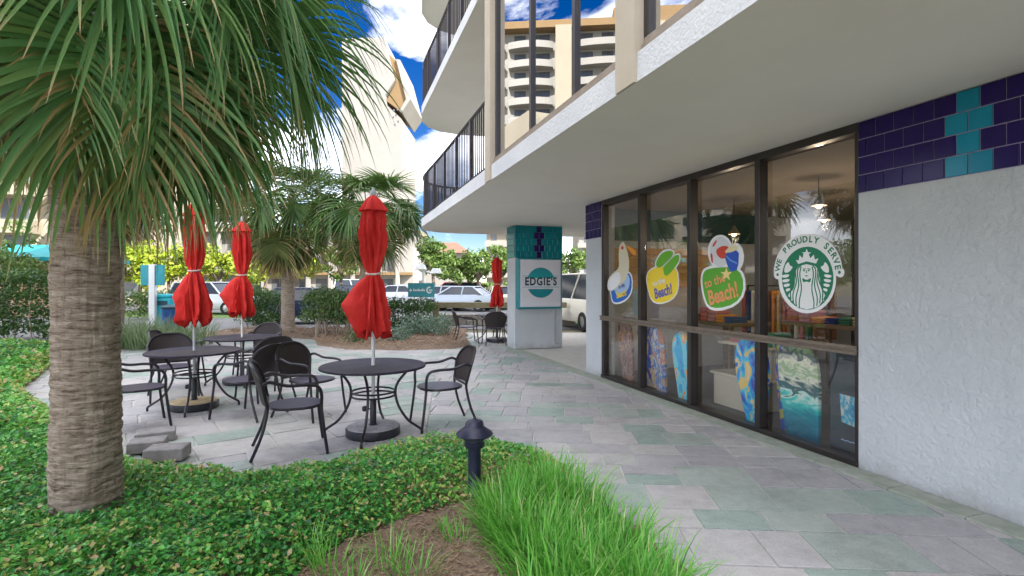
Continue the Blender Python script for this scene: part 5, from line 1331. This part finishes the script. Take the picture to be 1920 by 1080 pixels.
# ------------------------------------------------------------------ cars
def car(label, x, y, rot, cname, c, style='sedan', group='cars in the parking lot'):
    t = thing('parked_car', label, 'car', (x, y, -.028), R(rot), group); m = M.get('car' + cname) or carpaint(cname, c); M['car' + cname] = m
    tall = style in ('suv', 'van'); bz = .95 if not tall else 1.08
    if style == 'van': stn = [(-2.35, .45, 1.0, .84), (-2.3, .3, bz, .9), (1.3, .26, bz, .92), (1.85, .28, bz - .04, .9), (2.2, .32, .86, .85), (2.28, .42, .68, .78)]
    else: stn = [(-2.28, .48, .78, .78), (-2.15, .30, bz - .04, .86), (-1.2, .25, bz, .90), (.9, .25, bz - .01, .90), (1.6, .27, bz - .12, .88), (2.1, .30, bz - .22, .82), (2.25, .42, bz - .36, .74)]
    b = MB(); vs = []; n = 8
    for (px, z0, z1, hw) in stn:
        zm = z0 + (z1 - z0) * .6
        vs += [(px, -hw * .92, z0), (px, -hw, z0 + .12), (px, -hw, zm), (px, -hw * .93, z1), (px, hw * .93, z1), (px, hw, zm), (px, hw, z0 + .12), (px, hw * .92, z0)]
    fs_ = [tuple(range(n)), tuple(reversed(range((len(stn) - 1) * n, len(stn) * n)))]
    for i in range(len(stn) - 1):
        for k in range(n): fs_.append((i * n + (k + 1) % n, i * n + k, (i + 1) * n + k, (i + 1) * n + (k + 1) % n))
    b.add(vs, fs_); bevel(b.build('body', m, t, True), .03, 2)
    if style == 'sedan': cab = (-1.65, -1.0, .35, 1.1, 1.42)
    elif style == 'suv': cab = (-2.1, -1.85, .35, 1.05, 1.66)
    else: cab = (-2.25, -2.15, .95, 1.65, 1.95)
    a, b_, c_, d_, zr = cab; zb = bz - .03
    g = MB(); w0, w1 = .84, .66
    g.add([(a, -w0, zb), (d_, -w0, zb), (d_, w0, zb), (a, w0, zb), (b_, -w1, zr - .05), (c_, -w1, zr - .05), (c_, w1, zr - .05), (b_, w1, zr - .05)], [(3, 2, 1, 0), (4, 5, 6, 7), (0, 1, 5, 4), (1, 2, 6, 5), (2, 3, 7, 6), (3, 0, 4, 7)])
    g.build('window_glass', M['carglass'], t)
    g = MB(); g.box(b_ - .06, c_ + .04, -w1 - .03, w1 + .03, zr - .05, zr + .01); bevel(g.build('roof', m, t), .04, 2)
    for s_ in (-1, 1):
        for nm, (p0, p1) in (('pillar', ((a, b_))), ('pillar', ((d_, c_))), ('pillar', ((a + d_) / 2 - .1, (b_ + c_) / 2 - .1))):
            g = MB(); g.tube([(p0, s_ * (w0 + .008), zb), (p1, s_ * (w1 + .008), zr - .04)], .04, 5); g.build(nm, m, t)
    wm = None
    for wx in (-1.38, 1.42):
        for s_ in (-1, 1):
            g = MB(); prof_ = [(.19, -.11), (.31, -.11), (.335, -.07), (.335, .07), (.31, .11), (.19, .11)]
            nq = 20; vs = []; 
            for (r_, yy) in prof_: vs += [(wx + r_ * math.cos(6.2832 * k / nq), s_ * .82 + yy, .335 + r_ * math.sin(6.2832 * k / nq)) for k in range(nq)]
            f = [(i * nq + k, i * nq + (k + 1) % nq, (i + 1) * nq + (k + 1) % nq, (i + 1) * nq + k) for i in range(5) for k in range(nq)]
            g.add(vs, f); wl_ = g.build('wheel', M['rubber'], t, True)
            g = MB(); g.add([(wx, s_ * .92, .335)] + [(wx + .2 * math.cos(6.2832 * k / 12), s_ * .905, .335 + .2 * math.sin(6.2832 * k / 12)) for k in range(12)], [(0, 1 + k, 1 + (k + 1) % 12) for k in range(12)]); g.build('rim', M['hub'], wl_)
    for s_ in (-1, 1):
        g = MB(); g.box(stn[-2][0] - .05, stn[-2][0] + .1, s_ * .6 - .16, s_ * .6 + .16, bz - .42, bz - .28); bevel(g.build('headlight', M['lightglass'], t), .02, 1)
        g = MB(); g.box(-2.24, -2.14, s_ * .66 - .12, s_ * .66 + .12, .62, .8); bevel(g.build('tail_light', M['tailred'], t), .02, 1)
    g = MB(); g.box(stn[-1][0] - .06, stn[-1][0] + .03, -.6, .6, .36, .46); bevel(g.build('grille', M['rubber'], t), .01, 1)
    return t
car('white off road car with blue tinted windows seen between the two left umbrellas', -15.6, 28.0, -12, 'white', (.72, .73, .74), 'suv')
car('dark blue car parked behind the slim palm trunk and shrubs', -8.3, 21.6, 4, 'navy', (.03, .04, .10))
car('silver car parked behind the timber rail fence on its left end', -4.6, 33, 172, 'silver', (.55, .56, .58))
car('pale blue silver car in the middle behind the timber rail fence', -3.0, 31, 165, 'iceblue', (.55, .63, .70))
car('cream car behind the timber rail fence beside the far umbrella', -.7, 34, 100, 'cream', (.66, .58, .42))
car('white car parked further left behind the dark hedge', -8.8, 40, 178, 'white', (.72, .73, .74))
car('red car parked at the far edge under the trees', -5.6, 48, 178, 'red', (.45, .02, .03), 'suv')
car('darker red car next to the red one at the far edge', -3.6, 49, 85, 'darkred', (.28, .015, .03), 'suv')
car('blue car at the far edge left of the red cars', -9.9, 47, 175, 'blue', (.05, .18, .42))
car('cream van seen in the gap between the column and the shop wall', 2.75, 19.2, 108, 'ivory', (.80, .76, .66), 'van')
car('black car beyond the clipped hedge left of the slim palm', -13.0, 44, 0, 'black', (.02, .02, .025))
car('white van far behind the palm with the full crown', -15.5, 54, 0, 'white', (.72, .73, .74), 'van')

# ------------------------------------------------------------------ far buildings
def condo():
    t = thing('condominium', 'tall cream apartment block with rounded balconies across the street behind the palms', 'building', (-50, 65, 0), math.atan2(.66, .75))
    x0, x1, H, fh, dep = -34, 17, 40.6, 2.9, 16
    MB().box(x0, x1, 0, dep, -.04, H).build('wall', M['condowhite'], t)
    MB().box(x0 - .6, x1 + .6, -1.9, dep + .5, H + .01, H + 1.1).build('roof_band', M['condotan'], t)
    MB().box(x0 + 12, x0 + 24, 3, 13, H + 1.11, H + 5).build('roof_house', M['condotan'], t)
    for i, xx in enumerate((-17, -3.2)):
        b = MB(); b.box(xx, xx + 2.4, -2.6, .02, -.04, H - .02); b.build('wall_fin', M['condo'], t)
    wmesh = MB().box(-.9, .9, -.03, .15, 0, 1.7).mesh('window', M['farwindow'])
    dmesh = MB().box(-1.2, 1.2, -.03, .15, 0, 2.3).mesh('window', M['farwindow'])
    sl = {}
    for k in range(14):
        z = k * fh
        for (a, c) in ((-33, -25.3), (-24.8, -17.2), (-14, -3.6), (-.4, 6.5), (7, 16.6)):
            if (a, c) not in sl:
                pts = [(a, 0.02), (a, -1.2)] + [(a + (c - a) * u_, -1.25 - .75 * math.sin(math.pi * u_)) for u_ in np.linspace(.08, .92, 9)] + [(c, -1.2), (c, 0.02)]
                b = MB(); b.prism(pts, 0, .22)
                rim_ = [p for p in pts if True]
                o_ = [(p[0], p[1]) for p in pts[1:-1]]
                for p, q in zip(o_[:-1], o_[1:]): b.frame_box((p[0], p[1] + .01, .222), Vector((q[0] - p[0], q[1] - p[1], 0)), Vector((0, .1, 0)), Vector((0, 0, .82)))
                sl[(a, c)] = b.mesh('balcony', M['condowhite'])
            if k: put('balcony', sl[(a, c)], t, (0, 0, z))
            nb_ = max(2, int((c - a) / 3.2))
            for i in range(nb_): put('window', dmesh if i % 2 == 0 else wmesh, t, (a + (c - a) * (i + .5) / nb_, 0, z + (.3 if i % 2 == 0 else .9)))
    b = MB(); b.lathe([(3.2, 0), (3.2, H + 3), (2.6, H + 4)], 20, (-8.4 + 18.6 - 13, -1.0)) if False else None
    return t
condo()
tw = thing('white_tower', 'blank white tower with an overhanging tan top beyond the palms', 'building', (-25, 95, 0))
Yt = 95
def tp(pts): return [((x - 960) * Yt / 1000 + 25, 1.6 - (y - 530) * Yt / 1000) for x, y in pts]
def extr(name, pts, y0, y1, m, parent):
    b = MB(); n = len(pts); ar = sum(pts[i][0] * pts[(i + 1) % n][1] - pts[(i + 1) % n][0] * pts[i][1] for i in range(n))
    if ar < 0: pts = pts[::-1]
    v = [(a, y0, z) for a, z in pts] + [(a, y1, z) for a, z in pts]
    b.add(v, [tuple(range(n)), tuple(reversed(range(n, 2 * n)))] + [(i, n + i, n + (i + 1) % n, (i + 1) % n) for i in range(n)]); return b.build(name, m, parent)
extr('shaft', tp([(641, 72), (720, 70), (740, 150), (722, 178), (724, 196), (752, 222), (752, 547), (641, 547)]), 0, 14, M['condowhite'], tw)
extr('overhang', tp([(726, 97), (741, 110), (760, 184), (750, 206), (722, 186), (741, 150)]), .8, 13, M['condotan'], tw)
extr('overhang_face', tp([(741.5, 109), (749, 110), (769, 184), (752, 209), (748, 206), (760.5, 184)]), .4, 13.2, M['condowhite'], tw)
for i, (x, y) in enumerate(((737, 205), (741, 214), (745, 226), (736, 218), (744, 203), (739, 232))): extr('vent_opening', tp([(x, y), (x + 3, y), (x + 3, y + 4), (x, y + 4)]), -.03, -.005, M['farwindow'], tw)
b = MB(); b.tube([(-.6, 6, 45.2), (-.6, 6, 47.6)], .25, 8); b.build('mast', M['condowhite'], tw)
lw_ = thing('low_building', 'long low white building with columns and dark openings behind the parking lot', 'building', (-26, 70, 0))
MB().box(-22, 13, 0, 10, -.04, 8.2).build('wall', M['condowhite'], lw_); MB().box(-22.4, 13.4, -1.2, 10.3, 8.21, 8.8).build('roof', M['condo'], lw_)
for k in range(12): bevel(MB().box(-21 + k * 2.9, -20.5 + k * 2.9, -1.0, -.5, -.04, 8.205).build('column', M['condowhite'], lw_), .03, 1)
for k in range(11):
    for z in (0.4, 3.2, 5.9): MB().box(-20 + k * 2.9, -18.6 + k * 2.9, -.04, .1, z, z + 1.7).build('window', M['farwindow'], lw_)
MB().box(-22, 13, -.9, -.02, 2.6, 2.95).build('canopy', M['condotan'], lw_)
rb = thing('red_roofed_house', 'pale house with a red brown tiled roof above the far trees', 'building', (-12, 90, 0))
MB().box(-6, 4.5, 0, 8, -.04, 6.6).build('wall', M['condowhite'], rb)
b = MB(); b.add([(-6.6, -.8, 6.61), (5.1, -.8, 6.61), (5.1, 8.8, 6.61), (-6.6, 8.8, 6.61), (-4, 4, 8.7), (2.2, 4, 8.7)], [(0, 1, 5, 4), (1, 2, 5), (2, 3, 4, 5), (3, 0, 4), (3, 2, 1, 0)]); b.build('roof', M['redroof'], rb)
for k in range(4): MB().box(-5 + k * 2.5, -3.9 + k * 2.5, -.04, .1, 4.2, 5.6).build('window', M['farwindow'], rb)
bt = thing('beige_tower', 'tall beige apartment tower rising behind the trees near the column', 'building', (0, 105, 0))
MB().box(-5, 5, 0, 12, -.04, 46).build('wall', M['condo'], bt)
for k in range(15):
    MB().box(-5.3, 1.2, -1.2, -.02, 2.6 + k * 3, 3.7 + k * 3).build('balcony', M['condowhite'], bt)
    for x in (-3.6, -.6, 2.2, 4): MB().box(x - .6, x + .6, -.03, .1, 3.9 + k * 3, 5.4 + k * 3).build('window', M['farwindow'], bt)
gb = thing('striped_white_building', 'white building with stacked floors seen in the gap right of the column', 'building', (14.5, 100, 0))
MB().box(-2, 14, 0, 10, -.04, 18).build('wall', M['condowhite'], gb)
for k in range(6):
    MB().box(-2.3, 14.3, -1, -.02, 2.5 + k * 2.8, 3.4 + k * 2.8).build('balcony', M['condowhite'], gb)
    for x in (0, 3, 6, 9, 12): MB().box(x - 1, x + 1, -.03, .1, .6 + k * 2.8, 2.3 + k * 2.8).build('window', M['farwindow'], gb)
th_ = thing('teal_roofed_building', 'small peach building with a teal metal roof behind the dark hedge', 'building', (-24, 25.5, 0))
MB().box(-4, 2.1, 0, 4, -.04, 2.62).build('wall', M['peach'], th_)
b = MB(); b.add([(-4.4, -.5, 2.63), (2.5, -.5, 2.63), (2.5, 4.5, 2.63), (-4.4, 4.5, 2.63), (-4.4, -.5, 2.80), (2.5, -.5, 2.80), (2.5, 4.5, 2.80), (-4.4, 4.5, 2.80), (-2.5, 2, 3.55), (.9, 2, 3.55)], [(3, 2, 1, 0), (0, 1, 5, 4), (1, 2, 6, 5), (2, 3, 7, 6), (3, 0, 4, 7), (4, 5, 9, 8), (5, 6, 9), (6, 7, 8, 9), (7, 4, 8)]); b.build('roof', M['tealroof'], th_)
yb = thing('balcony_block', 'yellow cream apartment block with shaded balconies at the left edge', 'building', (-38, 42, 0), R(12))
MB().box(-6, 9, 0, 10, -.04, 19).build('wall', M['condo'], yb)
for k in range(6):
    for a in (-5.8, 1.9):
        MB().box(a, a + 6.6, -1.6, -.02, 2.5 + k * 2.9, 3.5 + k * 2.9).build('balcony', M['condo'], yb)
        for x in (1.2, 3.9): MB().box(a + x, a + x + 1.9, -.03, .1, .4 + k * 2.9, 2.4 + k * 2.9).build('window', M['farwindow'], yb)
